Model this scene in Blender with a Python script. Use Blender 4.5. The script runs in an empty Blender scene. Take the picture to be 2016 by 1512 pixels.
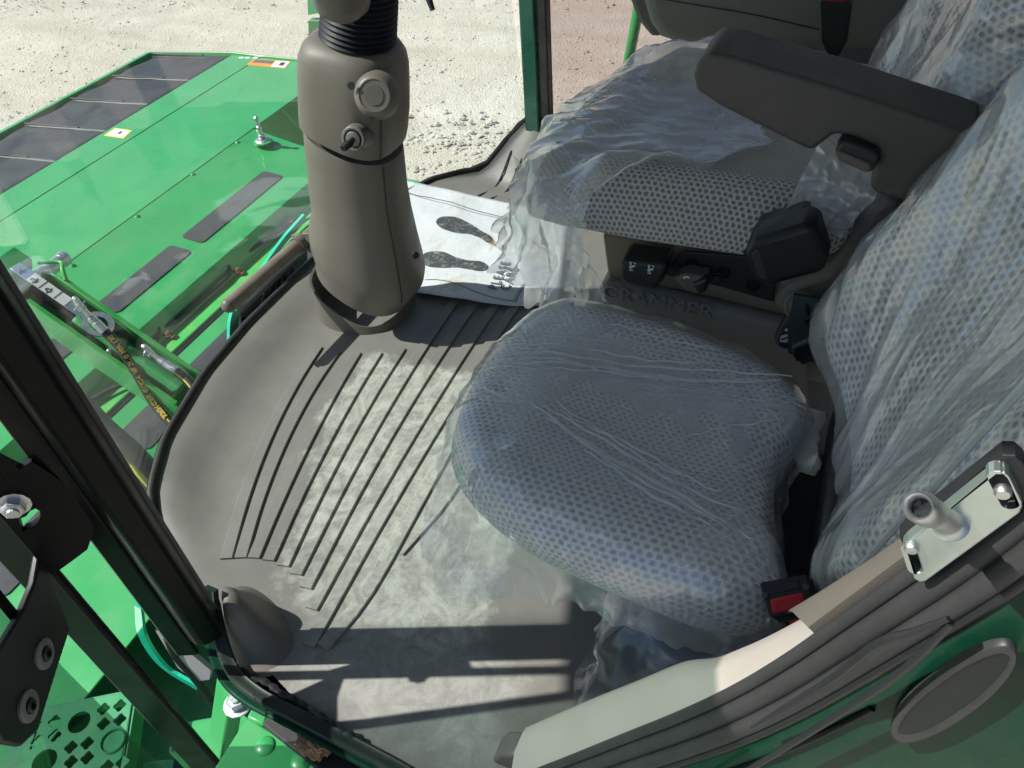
import bpy, bmesh, math, random
from mathutils import Vector as V, Matrix, noise
rnd = random.Random(7)
SC = bpy.context.scene
COL = SC.collection
R = math.radians
# ------------------------------------------------------------------ camera, sky, sun, exposure
# calibrated camera: x to the rear of the cab, y to its right-hand side, z up, cab floor at z = 0
HC, FPX, CX, CY = 1.10, 1514.0, 1008.0, 756.0
def _unit(a): a = V(a); a.normalize(); return a
_up = -_unit((142, 1594, FPX))
_lat = V((1900 - CX, -770 - CY, FPX)); _lat -= _lat.dot(_up) * _up; _lat.normalize()
_rear = _lat.cross(_up)
CAM = V((0, 0, HC))
def ray(px, py):
    v = V((px - CX, py - CY, FPX)); return V((_rear.dot(v), _lat.dot(v), _up.dot(v)))
def atz(px, py, z):                       # point of a sight line on the level z
    d = ray(px, py); return CAM + d * ((z - HC) / d.z)
def aty(px, py, y):
    d = ray(px, py); return CAM + d * (y / d.y)
def atx(px, py, x):
    d = ray(px, py); return CAM + d * (x / d.x)
def atp(px, py, o, n):                    # on the plane through o with normal n
    d = ray(px, py); return CAM + d * ((V(o) - CAM).dot(n) / d.dot(n))
cam = bpy.data.cameras.new("camera"); co = bpy.data.objects.new("camera", cam); COL.objects.link(co)
cam.sensor_width = 36; cam.lens = FPX / 2016 * 36; cam.clip_start = 0.02; cam.clip_end = 2000
def _col(i): return V((_rear[i], _lat[i], _up[i]))
_m = Matrix.Identity(4)
for r_ in range(3):
    _m[r_][0] = _col(0)[r_]; _m[r_][1] = -_col(1)[r_]; _m[r_][2] = -_col(2)[r_]; _m[r_][3] = CAM[r_]
co.matrix_world = _m
SC.camera = co
SUN_EL, SUN_AZ = 47.0, 22.0               # shadows fall towards +x, turned 22 degrees to +y
world = bpy.data.worlds.new("World"); SC.world = world; world.use_nodes = True
_nt = world.node_tree; _bg = _nt.nodes["Background"]
_sky = _nt.nodes.new("ShaderNodeTexSky"); _sky.sky_type = 'NISHITA'; _sky.sun_disc = False
_sky.sun_elevation = R(SUN_EL); _sky.sun_rotation = R(248)
_nt.links.new(_sky.outputs[0], _bg.inputs[0]); _bg.inputs[1].default_value = 0.088
sun = bpy.data.lights.new("sun", 'SUN'); sun.energy = 4.8; sun.angle = R(0.55); sun.color = (1.0, .97, .925)
so = bpy.data.objects.new("sun", sun); COL.objects.link(so)
_d = V((math.cos(R(SUN_EL)) * math.cos(R(SUN_AZ)), math.cos(R(SUN_EL)) * math.sin(R(SUN_AZ)), -math.sin(R(SUN_EL))))
so.rotation_euler = _d.to_track_quat('-Z', 'Y').to_euler(); so.location = (-8, -3, 9)
SC.view_settings.view_transform = 'Standard'; SC.view_settings.look = 'None'
SC.view_settings.exposure = 0.60; SC.view_settings.gamma = 1; SC.view_settings.use_curve_mapping = False
SC.render.engine = 'CYCLES'
SC.cycles.transparent_max_bounces = 24; SC.cycles.max_bounces = 8
SC.cycles.use_denoising = True
SC.cycles.caustics_reflective = False; SC.cycles.caustics_refractive = False
SC.cycles.sample_clamp_indirect = 6

# ------------------------------------------------------------------ materials
MATS = {}
class NT:
    def __init__(s, name):
        s.m = bpy.data.materials.new(name); s.m.use_nodes = True; s.t = s.m.node_tree; s.t.nodes.clear()
        s.out = s.n('ShaderNodeOutputMaterial')
    def n(s, typ, **kw):
        x = s.t.nodes.new(typ)
        for k, v in kw.items():
            if k in x.inputs: s.put(x.inputs[k], v)
            else: setattr(x, k, v)
        return x
    def put(s, sock, v):
        if isinstance(v, bpy.types.NodeSocket): s.t.links.new(v, sock)
        elif isinstance(v, bpy.types.Node): s.t.links.new(v.outputs[0], sock)
        else: sock.default_value = v
    def math(s, op, a, b=0.0, c=None, clamp=False):
        x = s.n('ShaderNodeMath', operation=op, use_clamp=clamp); s.put(x.inputs[0], a); s.put(x.inputs[1], b)
        if c is not None: s.put(x.inputs[2], c)
        return x.outputs[0]
    def ramp(s, f, lo, hi, a=0.0, b=1.0):
        x = s.n('ShaderNodeMapRange', clamp=True); s.put(x.inputs[0], f)
        for i, v in enumerate((lo, hi, a, b)): s.put(x.inputs[i + 1], v)
        return x.outputs[0]
    def mixc(s, f, a, b, blend='MIX'):
        x = s.n('ShaderNodeMix', data_type='RGBA', blend_type=blend, clamp_factor=True)
        s.put(x.inputs[0], f); s.put(x.inputs[6], a); s.put(x.inputs[7], b); return x.outputs[2]
    def coord(s, k='Object'): return s.n('ShaderNodeTexCoord').outputs[k]
    def noise(s, scale, detail=4, rough=.55, vec=None, dist=0.0, kind='FBM'):
        x = s.n('ShaderNodeTexNoise'); x.noise_type = kind
        s.put(x.inputs['Scale'], scale); s.put(x.inputs['Detail'], detail); s.put(x.inputs['Roughness'], rough); s.put(x.inputs['Distortion'], dist)
        s.put(x.inputs['Vector'], vec if vec is not None else s.coord()); return x.outputs[0]
    def bump(s, h, strength=.3, dist=.002, normal=None):
        x = s.n('ShaderNodeBump'); s.put(x.inputs['Height'], h); x.inputs['Strength'].default_value = strength; x.inputs['Distance'].default_value = dist
        if normal is not None: s.put(x.inputs['Normal'], normal)
        return x.outputs[0]
    def scaled(s, sc, vec=None, rot=(0, 0, 0)):
        x = s.n('ShaderNodeMapping'); s.put(x.inputs[0], vec if vec is not None else s.coord()); x.inputs['Scale'].default_value = sc; x.inputs['Rotation'].default_value = rot
        return x.outputs[0]
    def schlick(s, f0=.04, normal=None):
        g = s.n('ShaderNodeNewGeometry'); x = s.n('ShaderNodeVectorMath', operation='DOT_PRODUCT'); s.put(x.inputs[0], g.outputs['Incoming'])
        s.put(x.inputs[1], normal if normal is not None else g.outputs['Normal'])
        k = s.math('POWER', s.math('SUBTRACT', 1.0, s.math('ABSOLUTE', x.outputs['Value']), clamp=True), 5.0)
        return s.math('ADD', s.math('MULTIPLY', k, 1 - f0), f0, clamp=True)
    def done(s, sh): s.t.links.new(sh.outputs[0] if isinstance(sh, bpy.types.Node) else sh, s.out.inputs[0]); return s.m
def c4(c): return (c[0], c[1], c[2], 1)
def pm(name, col, rough=.5, metal=0., var=.12, vscale=9., bump=0., bscale=220., coat=0., spec=.5, dust=0., dustcol=(.32, .28, .21)):
    """plain painted / moulded material with slight colour variation, grain and dust"""
    if name in MATS: return MATS[name]
    t = NT(name)
    b = t.n('ShaderNodeBsdfPrincipled')
    f = t.noise(vscale, 5, .6)
    c = t.mixc(t.ramp(f, .3, .7), c4([x * (1 - var) for x in col]), c4([min(1, x * (1 + var)) for x in col]))
    r = t.ramp(t.noise(vscale * 2.3, 4), .3, .7, max(.02, rough - .08), min(1, rough + .08))
    if dust:
        g = t.math('MULTIPLY', t.ramp(t.noise(vscale * 1.7, 8, .7), .45, .8), dust)
        sp = t.math('MULTIPLY', t.ramp(t.noise(260, 2), .66, .72), dust * .8)
        g = t.math('MAXIMUM', g, sp)
        c = t.mixc(g, c, c4(dustcol)); r = t.math('ADD', r, t.math('MULTIPLY', g, .4), clamp=True)
    t.put(b.inputs['Base Color'], c); t.put(b.inputs['Roughness'], r)
    b.inputs['Metallic'].default_value = metal; b.inputs['Coat Weight'].default_value = coat; b.inputs['Coat Roughness'].default_value = .06
    b.inputs['Specular IOR Level'].default_value = spec
    if bump: t.put(b.inputs['Normal'], t.bump(t.noise(bscale, 3, .6), bump, .001))
    MATS[name] = t.done(b); return MATS[name]

GREEN = pm('machine_green', (.036, .325, .092), .33, var=.10, coat=.35, dust=.16, vscale=3.5, dustcol=(.30, .36, .22))  # pale dust patches that also imitate soft reflections on the paint
GREEN2 = pm('machine_green_dusty', (.050, .40, .085), .42, var=.08, dust=.38, dustcol=(.36, .38, .12))
DGREEN = pm('deep_green_paint', (.0035, .038, .020), .24, var=.15, coat=0., dust=.05, spec=.14)
BLACKP = pm('black_paint', (.003, .0035, .004), .34, var=.2, coat=0., dust=.012, spec=.10)
BLACKM = pm('black_plastic', (.012, .013, .015), .45, var=.15, bump=.15, bscale=500)
RUBBER = pm('black_rubber', (.016, .017, .018), .62, var=.2, bump=.2, bscale=120, dust=.1)
SEALR = pm('grey_seal_rubber', (.026, .026, .027), .55, var=.25, bump=.35, bscale=110, dust=.16, dustcol=(.12, .115, .105))
CURTAIN = pm('curtain_rubber', (.030, .033, .037), .5, var=.25, vscale=4, bump=.2, bscale=60, dust=.22, dustcol=(.10, .105, .105))
PAD = pm('anti_slip_pad', (.050, .053, .058), .85, var=.1, bump=.9, bscale=380, dust=.25, dustcol=(.16, .15, .13))
TAUPE = pm('taupe_plastic', (.142, .127, .106), .48, var=.05, bump=.12, bscale=600, dust=.06)
TAUPE_D = pm('taupe_plastic_dark', (.105, .098, .085), .55, var=.06, bump=.25, bscale=420)
BEIGE = pm('beige_trim', (.40, .37, .325), .5, var=.04, bump=.1, bscale=500)
GREYC = pm('grey_console', (.155, .16, .14), .5, var=.05, bump=.15, bscale=500)
ARMG = pm('armrest_grey', (.072, .066, .061), .55, var=.06, bump=.35, bscale=330)
STEEL = pm('zinc_steel', (.55, .57, .57), .44, metal=1., var=.12, vscale=30, bump=.15, bscale=90)
ZINCY = pm('passivated_zinc', (.52, .60, .57), .34, metal=.9, var=.16, vscale=14, bump=.15, bscale=60)
RUST = pm('rust_brown', (.17, .075, .035), .85, var=.4, vscale=60, bump=.5, bscale=200)
SOIL = pm('dry_soil', (.34, .20, .12), .95, var=.35, vscale=50, bump=.9, bscale=120)
YELLOW = pm('hose_yellow', (.75, .52, .06), .5, var=.1)
LEMON = pm('cable_yellow', (.80, .74, .18), .5, var=.06)
ORANGE = pm('decal_orange', (.75, .27, .03), .45, var=.04)
WHITEP = pm('decal_white', (.78, .78, .75), .5, var=.03)
INK = pm('printed_black', (.022, .024, .026), .6, var=.2)
INKG = pm('printed_grey', (.10, .11, .11), .6, var=.2)
BLUEL = pm('label_blue', (.10, .20, .42), .5, var=.05)
RED = pm('red_button', (.42, .030, .042), .6, var=.06, spec=.15)
SCREENW = pm('pictogram_white', (.62, .66, .68), .5, var=.02)
BROWN = pm('seat_base_brown', (.30, .24, .17), .6, var=.1, bump=.2, bscale=300)
DSTEEL = pm('black_steel', (.018, .021, .022), .5, var=.2)
NAVYB = pm('bellows_black', (.006, .008, .013), .55, var=.2, spec=.3)
SKIRT = pm('seat_skirt', (.24, .235, .22), .6, var=.08, bump=.25, bscale=350)
TREAD = pm('step_green', (.030, .26, .10), .35, var=.1, dust=.14)

def mk_ground():
    t = NT('gravel_ground'); b = t.n('ShaderNodeBsdfPrincipled'); b.inputs['Roughness'].default_value = .95
    co_ = t.coord()
    big = t.noise(.35, 4, .6, co_); mid = t.noise(2.2, 6, .65, co_, .6); tr = t.noise(1.0, 4, .6, t.scaled((.35, 2.6, 1), co_, (0, 0, .25)))
    fine = t.noise(55, 5, .7, co_)
    vo = t.n('ShaderNodeTexVoronoi'); t.put(vo.inputs['Vector'], co_); vo.inputs['Scale'].default_value = 21
    vo2 = t.n('ShaderNodeTexVoronoi'); t.put(vo2.inputs['Vector'], co_); vo2.inputs['Scale'].default_value = 60
    c = t.mixc(t.ramp(mid, .35, .68), (.48, .44, .36, 1), (.56, .525, .445, 1))
    c = t.mixc(t.math('MULTIPLY', t.ramp(tr, .45, .7), .6), c, (.42, .37, .285, 1))
    c = t.mixc(t.math('MULTIPLY', t.ramp(fine, .50, .75), .6), c, (.30, .26, .20, 1))
    peb = t.math('MULTIPLY', t.ramp(vo.outputs['Distance'], .20, .30, 1, 0), t.ramp(t.n('ShaderNodeSeparateColor', Color=vo.outputs['Color']).outputs[0], .62, .70))
    c = t.mixc(peb, c, t.mixc(t.n('ShaderNodeSeparateColor', Color=vo.outputs['Color']).outputs[1], (.36, .33, .28, 1), (.66, .63, .56, 1)))
    t.put(b.inputs['Base Color'], c)
    h = t.math('ADD', t.math('MULTIPLY', fine, .5), t.math('MULTIPLY', t.ramp(vo2.outputs['Distance'], 0, .6, 1, 0), .5))
    h = t.math('ADD', h, t.math('MULTIPLY', peb, .8)); h = t.math('ADD', h, t.math('MULTIPLY', mid, 3.0)); h = t.math('ADD', h, t.math('MULTIPLY', tr, 2.0))
    t.put(b.inputs['Normal'], t.bump(h, .7, .014)); return t.done(b)
GROUND = mk_ground()
STONE = pm('pale_stone', (.56, .52, .44), .9, var=.18, vscale=12, bump=.5, bscale=60)
STONEG = pm('grey_stone', (.45, .43, .38), .9, var=.30, vscale=9, bump=.5, bscale=60)

def mk_mat():
    """ribbed rubber cab mat, dusty foot scuffs trodden into its middle"""
    t = NT('floor_mat_rubber'); b = t.n('ShaderNodeBsdfPrincipled')
    co_ = t.n('ShaderNodeNewGeometry').outputs['Position']
    base = t.mixc(t.ramp(t.noise(14, 4, .6, co_), .3, .7), (.160, .153, .137, 1), (.190, .182, .164, 1))
    sp = t.n('ShaderNodeSeparateXYZ'); t.put(sp.inputs[0], co_)
    wob = t.math('MULTIPLY', t.math('SUBTRACT', t.noise(16, 4, .7, co_), .5), .16)
    x = t.math('ADD', sp.outputs[0], wob); y = t.math('ADD', sp.outputs[1], wob)
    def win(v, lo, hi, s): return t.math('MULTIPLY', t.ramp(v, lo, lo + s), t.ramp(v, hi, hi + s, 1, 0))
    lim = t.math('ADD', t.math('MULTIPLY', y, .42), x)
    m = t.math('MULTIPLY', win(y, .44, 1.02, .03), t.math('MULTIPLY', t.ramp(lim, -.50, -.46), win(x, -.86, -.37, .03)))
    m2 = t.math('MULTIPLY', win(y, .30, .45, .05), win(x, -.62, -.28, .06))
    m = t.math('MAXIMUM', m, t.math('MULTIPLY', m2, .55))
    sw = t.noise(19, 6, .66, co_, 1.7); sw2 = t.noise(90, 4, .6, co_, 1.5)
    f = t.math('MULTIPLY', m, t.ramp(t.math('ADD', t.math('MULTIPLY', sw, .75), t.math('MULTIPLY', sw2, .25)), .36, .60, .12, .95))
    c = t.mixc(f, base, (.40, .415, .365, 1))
    dirt = t.math('MULTIPLY', t.ramp(t.noise(7, 7, .72, co_), .52, .75), .3)
    c = t.mixc(dirt, c, (.21, .185, .14, 1))
    specks = t.ramp(t.noise(330, 1, .4, co_), .80, .84)
    c = t.mixc(t.math('MULTIPLY', specks, .6), c, (.34, .30, .24, 1))
    t.put(b.inputs['Base Color'], c); t.put(b.inputs['Roughness'], t.ramp(f, 0, 1, .50, .72))
    h = t.math('ADD', t.noise(520, 2, .5, co_), t.math('MULTIPLY', sw, .9))
    t.put(b.inputs['Normal'], t.bump(h, .18, .001)); return t.done(b)
MATF = mk_mat()

def mk_fabric(name, light, dark, su, sv, fine=.6):
    """knitted seat cloth: staggered small dark hollows on a pale knit; the middle panel (attribute) is a finer weave"""
    t = NT(name); b = t.n('ShaderNodeBsdfPrincipled'); b.inputs['Roughness'].default_value = .9; b.inputs['Sheen Weight'].default_value = .25
    uv0 = t.coord('UV')
    wv = t.n('ShaderNodeTexNoise'); t.put(wv.inputs['Vector'], uv0); wv.inputs['Scale'].default_value = 45; wv.inputs['Detail'].default_value = 2
    off = t.n('ShaderNodeVectorMath', operation='SUBTRACT'); t.put(off.inputs[0], wv.outputs['Color']); off.inputs[1].default_value = (.5, .5, .5)
    scl = t.n('ShaderNodeVectorMath', operation='SCALE'); t.put(scl.inputs[0], off.outputs[0]); scl.inputs['Scale'].default_value = .0060
    add_ = t.n('ShaderNodeVectorMath', operation='ADD'); t.put(add_.inputs[0], uv0); t.put(add_.inputs[1], scl.outputs[0])
    sp = t.n('ShaderNodeSeparateXYZ'); t.put(sp.inputs[0], add_.outputs[0])
    def holes(su, sv, hw, hh):
        yy = t.math('DIVIDE', sp.outputs[1], sv); row = t.math('FLOOR', yy)
        xx = t.math('ADD', t.math('DIVIDE', sp.outputs[0], su), t.math('MULTIPLY', row, .5))
        fx = t.math('ABSOLUTE', t.math('SUBTRACT', t.math('FRACT', xx), .5)); fy = t.math('ABSOLUTE', t.math('SUBTRACT', t.math('FRACT', yy), .5))
        return t.math('MULTIPLY', t.ramp(fx, hw - .16, hw + .08, 1, 0), t.ramp(fy, hh - .18, hh + .10, 1, 0))
    pan = t.n('ShaderNodeAttribute', attribute_name='panel').outputs['Fac']
    hA = holes(su, sv, .31, .33); hB = holes(su * fine, sv * fine, .29, .30)
    h = t.n('ShaderNodeMix', data_type='FLOAT'); t.put(h.inputs[0], t.ramp(pan, .45, .55)); t.put(h.inputs[2], hA); t.put(h.inputs[3], t.math('MULTIPLY', hB, .78)); h = h.outputs[0]
    knit = t.noise(900, 2, .6, uv0); thread = t.n('ShaderNodeTexWave'); t.put(thread.inputs['Vector'], uv0); thread.inputs['Scale'].default_value = 95; thread.inputs['Distortion'].default_value = 1.2
    c = t.mixc(t.ramp(knit, .3, .7), c4([v * .82 for v in light]), c4([min(1, v * 1.12) for v in light]))
    c = t.mixc(t.math('MULTIPLY', t.ramp(pan, .45, .55), .25), c, c4([v * .72 for v in light]))
    c = t.mixc(h, c, c4(dark))
    t.put(b.inputs['Base Color'], c)
    hh = t.math('SUBTRACT', t.math('ADD', t.math('MULTIPLY', knit, .25), t.math('MULTIPLY', thread.outputs[1], .2)), h)
    t.put(b.inputs['Normal'], t.bump(hh, .75, .0028)); return t.done(b)
FABRIC = mk_fabric('seat_fabric', (.78, .78, .80), (.27, .27, .295), .0108, .0074, .88)
FABRIC_D = mk_fabric('driver_seat_fabric', (.56, .54, .51), (.19, .185, .183), .0088, .0070, .72)
FABRIC_B = mk_fabric('seat_back_fabric', (.82, .81, .81), (.22, .22, .245), .0110, .0085)

def mk_plastic(name, milk=.2, peak=.55, crink=26., bump=.5, col=(.95, .975, 1.0), dirs=(), stretch=None, gloss=.16):
    """thin clear polythene film: mostly see-through, milky where it is folded, glossy crinkles"""
    t = NT(name); co_ = t.n('ShaderNodeNewGeometry').outputs['Position']
    if stretch:                           # pleats: noise drawn out along the second axis
        cv = t.n('ShaderNodeCombineXYZ')
        for i_, (v_, k_) in enumerate(zip(stretch, (2.0, .38, 1.0))):
            x = t.n('ShaderNodeVectorMath', operation='DOT_PRODUCT'); t.put(x.inputs[0], co_); x.inputs[1].default_value = tuple(v_)
            t.put(cv.inputs[i_], t.math('MULTIPLY', x.outputs['Value'], k_))
        pos0, co_ = co_, cv.outputs[0]
    rid = t.noise(crink, 3, .5, co_, .7, 'RIDGED_MULTIFRACTAL'); n2 = t.noise(crink * .35, 4, .6, co_, .4); fine = t.noise(crink * 5, 4, .6, co_, 1.0)
    h = t.math('ADD', t.math('MULTIPLY', rid, .6), t.math('ADD', t.math('MULTIPLY', n2, .9), t.math('MULTIPLY', fine, .12)))
    fold = t.ramp(rid, .62, 1.15); cloud = t.ramp(n2, .42, .72)
    f = t.math('ADD', milk, t.math('MULTIPLY', t.math('ADD', t.math('MULTIPLY', fold, .45), t.math('MULTIPLY', cloud, .65)), peak), clamp=True)
    for (o, d, half, k) in dirs:          # bundles of stretch creases running along d through o
        d = V(d); d.normalize(); nrm = V((-d.y, d.x, 0))
        def dot(v):
            x = t.n('ShaderNodeVectorMath', operation='DOT_PRODUCT'); t.put(x.inputs[0], co_); x.inputs[1].default_value = v; return x.outputs['Value']
        s = t.math('SUBTRACT', dot(tuple(nrm)), nrm.dot(V(o))); l = t.math('SUBTRACT', dot(tuple(d)), d.dot(V(o)))
        cv = t.n('ShaderNodeCombineXYZ'); t.put(cv.inputs[0], t.math('MULTIPLY', l, 2.2)); t.put(cv.inputs[1], t.math('MULTIPLY', s, 190.))
        st = t.noise(1.0, 4, .65, cv.outputs[0], .25)
        band = t.ramp(t.math('ABSOLUTE', s), half * .3, half, 1, 0)
        stv = t.math('MULTIPLY', t.ramp(st, .52, .70), band)
        f = t.math('ADD', f, t.math('MULTIPLY', stv, k), clamp=True); h = t.math('ADD', h, t.math('MULTIPLY', stv, .5))
    nrm_ = t.bump(h, bump, .004)
    tr = t.n('ShaderNodeBsdfTransparent'); tr.inputs[0].default_value = (.985, .99, .995, 1)
    df = t.n('ShaderNodeBsdfDiffuse'); df.inputs[0].default_value = c4(col); t.put(df.inputs['Normal'], nrm_)
    tl = t.n('ShaderNodeBsdfTranslucent'); tl.inputs[0].default_value = c4(col); t.put(tl.inputs['Normal'], nrm_)
    m1 = t.n('ShaderNodeMixShader'); m1.inputs[0].default_value = .4; t.put(m1.inputs[1], df); t.put(m1.inputs[2], tl)
    m2 = t.n('ShaderNodeMixShader'); t.put(m2.inputs[0], f); t.put(m2.inputs[1], tr); t.put(m2.inputs[2], m1)
    gl = t.n('ShaderNodeBsdfGlossy'); gl.inputs['Roughness'].default_value = gloss; t.put(gl.inputs['Normal'], nrm_); gl.inputs[0].default_value = (.95, .97, 1, 1)
    fr = t.schlick(.085, nrm_)
    m3 = t.n('ShaderNodeMixShader'); t.put(m3.inputs[0], t.math('MINIMUM', t.math('MULTIPLY', fr, 1.25), .72)); t.put(m3.inputs[1], m2); t.put(m3.inputs[2], gl)
    return t.done(m3)
FILM = mk_plastic('clear_film', .26, .62, 18)
FILM_M = mk_plastic('milky_film', .34, .55, 22, .8, (.96, .95, .92))
FOLD = mk_plastic('film_fold', .62, .5, 60, .6, (.95, .98, 1.0))
FILM_P = mk_plastic('parcel_film', .05, .30, 20, .6)

def mk_glass(name, tint, refl=1.0, rough=0.0):
    t = NT(name); tr = t.n('ShaderNodeBsdfTransparent'); tr.inputs[0].default_value = c4(tint)
    gl = t.n('ShaderNodeBsdfGlossy'); gl.inputs['Roughness'].default_value = rough; gl.inputs[0].default_value = (1, 1, 1, 1)
    fr = t.schlick(.035)
    m = t.n('ShaderNodeMixShader'); t.put(m.inputs[0], t.math('MULTIPLY', fr, refl, clamp=True)); t.put(m.inputs[1], tr); t.put(m.inputs[2], gl)
    return t.done(m)
GLASS = mk_glass('windshield_glass', (.955, .985, .968), 2.0)
GLASS_T = mk_glass('tinted_glass', (.78, .735, .73), .8)
GLASS_D = mk_glass('door_glass', (.585, .645, .635), 1.0)
TEAL = pm('glass_edge_teal', (.02, .60, .38), .15, var=.1, coat=.8)
def mk_paper():
    t = NT('mat_paper'); b = t.n('ShaderNodeBsdfPrincipled'); b.inputs['Roughness'].default_value = .8
    co_ = t.coord()
    c = t.mixc(t.ramp(t.noise(12, 4), .3, .7), (.55, .58, .60, 1), (.62, .64, .65, 1))
    st = t.math('MULTIPLY', t.ramp(t.noise(11, 7, .75, t.scaled((1, .5, 1), rot=(0, 0, .6))), .55, .70), .8)
    c = t.mixc(st, c, (.42, .29, .15, 1)); sc = t.ramp(t.noise(70, 4, .7), .56, .70); c = t.mixc(t.math('MULTIPLY', sc, .4), c, (.36, .37, .36, 1))
    t.put(b.inputs['Base Color'], c); t.put(b.inputs['Normal'], t.bump(t.noise(22, 4, .6), .35, .006)); return t.done(b)
PAPER = mk_paper()
def mk_print():
    t = NT('worn_print'); b = t.n('ShaderNodeBsdfPrincipled'); b.inputs['Roughness'].default_value = .75
    n1 = t.ramp(t.noise(75, 5, .7), .50, .72); n2 = t.ramp(t.noise(14, 5, .7), .58, .70)
    c = t.mixc(t.math('MULTIPLY', n1, .55), (.050, .055, .058, 1), (.40, .42, .42, 1)); c = t.mixc(n2, c, (.46, .36, .20, 1))
    t.put(b.inputs['Base Color'], c); return t.done(b)
PRINT = mk_print()
def mk_blue():
    t = NT('blue_bag'); b = t.n('ShaderNodeBsdfPrincipled'); b.inputs['Roughness'].default_value = .5
    t.put(b.inputs['Base Color'], t.mixc(t.ramp(t.noise(12, 4, .6), .35, .65), (.012, .035, .085, 1), (.05, .12, .22, 1)))
    t.put(b.inputs['Normal'], t.bump(t.noise(20, 4, .6, kind='RIDGED_MULTIFRACTAL'), .8, .01)); return t.done(b)
BLUE = mk_blue()

# ------------------------------------------------------------------ mesh helpers
ORG = {}
def org(o): return ORG[o.name] if o else V((0, 0, 0))
def put(o, parent, c):
    COL.objects.link(o); o.parent = parent; o.location = c - org(parent); ORG[o.name] = V(c); return o
def thing(name, loc, label, cat, group=None):
    o = bpy.data.objects.new(name, None); o.empty_display_size = .05; put(o, None, V(loc)); return tag(o, label, cat, group)
def tag(o, label, cat, group=None):
    o['label'] = label; o['category'] = cat
    if group: o['group'] = group
    return o
def add(name, vs, fs, mat, parent=None, smooth=None, uvs=None, bevel=0., seg=2, recalc=True, attr=None, origin=None):
    vs = [V(v) for v in vs]
    if origin is None:
        lo = V([min(v[i] for v in vs) for i in range(3)]); hi = V([max(v[i] for v in vs) for i in range(3)]); origin = (lo + hi) / 2
    me = bpy.data.meshes.new(name); me.from_pydata([v - origin for v in vs], [], fs); me.update()
    if uvs is not None:
        l = me.uv_layers.new(name='UVMap')
        for lp in me.loops: l.data[lp.index].uv = uvs[lp.vertex_index]
    if attr is not None:
        a = me.attributes.new('panel', 'FLOAT', 'POINT')
        for i, v in enumerate(attr): a.data[i].value = v
    if recalc:
        bm = bmesh.new(); bm.from_mesh(me); bmesh.ops.recalc_face_normals(bm, faces=bm.faces); bm.to_mesh(me); bm.free()
    if mat: me.materials.append(mat)
    if smooth is not None:
        me.polygons.foreach_set('use_smooth', [True] * len(me.polygons))
        if smooth < 180: me.set_sharp_from_angle(angle=R(smooth))
    o = bpy.data.objects.new(name, me); put(o, parent, origin)
    if bevel:
        b = o.modifiers.new('bevel', 'BEVEL'); b.width = bevel; b.segments = seg; b.limit_method = 'ANGLE'; b.angle_limit = R(35); b.harden_normals = False
        me.polygons.foreach_set('use_smooth', [True] * len(me.polygons)); me.set_sharp_from_angle(angle=R(50))
    return o
def dup(o, parent, c, name=None):
    n = o.copy(); n.name = name or o.name.split('.')[0]; COL.objects.link(n); n.parent = parent; n.location = V(c) - org(parent); ORG[n.name] = V(c); return n
def box(name, c, size, mat, parent=None, rot=None, bevel=.003, seg=2):
    M = rot if rot is not None else Matrix.Identity(3); c = V(c); s = V(size) / 2
    vs = [c + M @ V((x * s.x, y * s.y, z * s.z)) for x in (-1, 1) for y in (-1, 1) for z in (-1, 1)]
    fs = [(0, 1, 3, 2), (4, 6, 7, 5), (0, 4, 5, 1), (2, 3, 7, 6), (0, 2, 6, 4), (1, 5, 7, 3)]
    return add(name, vs, fs, mat, parent, bevel=bevel, seg=seg, origin=c)
def prism(name, pts, vec, mat, parent=None, bevel=0., seg=2):
    pts = [V(p) for p in pts]; vec = V(vec); n = len(pts)
    vs = pts + [p + vec for p in pts]
    fs = [tuple(range(n)), tuple(range(2 * n - 1, n - 1, -1))] + [(i, (i + 1) % n, n + (i + 1) % n, n + i) for i in range(n)]
    return add(name, vs, fs, mat, parent, bevel=bevel, seg=seg)
def cr(pts, per=8, closed=False):
    """Catmull-Rom curve through the points"""
    P = [V(p) for p in pts]; n = len(P); out = []
    rng = range(n) if closed else range(n - 1)
    for i in rng:
        a = P[(i - 1) % n] if closed or i > 0 else 2 * P[0] - P[1]; b = P[i]; c = P[(i + 1) % n]
        d = P[(i + 2) % n] if closed or i + 2 < n else 2 * P[-1] - P[-2]
        for k in range(per):
            t = k / per
            out.append(.5 * ((2 * b) + (c - a) * t + (2 * a - 5 * b + 4 * c - d) * t * t + (3 * b - a - 3 * c + d) * t ** 3))
    if not closed: out.append(P[-1].copy())
    return out
def resamp(P, n, closed=False):
    Q = P + [P[0]] if closed else P
    L = [0.]
    for i in range(1, len(Q)): L.append(L[-1] + (Q[i] - Q[i - 1]).length)
    out = []; j = 0
    for k in range(n):
        s = L[-1] * k / (n if closed else n - 1)
        while j < len(L) - 2 and L[j + 1] < s: j += 1
        t = (s - L[j]) / max(1e-9, L[j + 1] - L[j]); out.append(Q[j].lerp(Q[j + 1], min(1, max(0, t))))
    return out
def frames(P):
    T = []
    for i in range(len(P)):
        a = P[max(0, i - 1)]; b = P[min(len(P) - 1, i + 1)]; T.append((b - a).normalized())
    u = T[0].orthogonal().normalized(); out = []
    for t in T:
        u = (u - u.dot(t) * t).normalized(); out.append((t, u, t.cross(u)))
    return out
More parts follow.
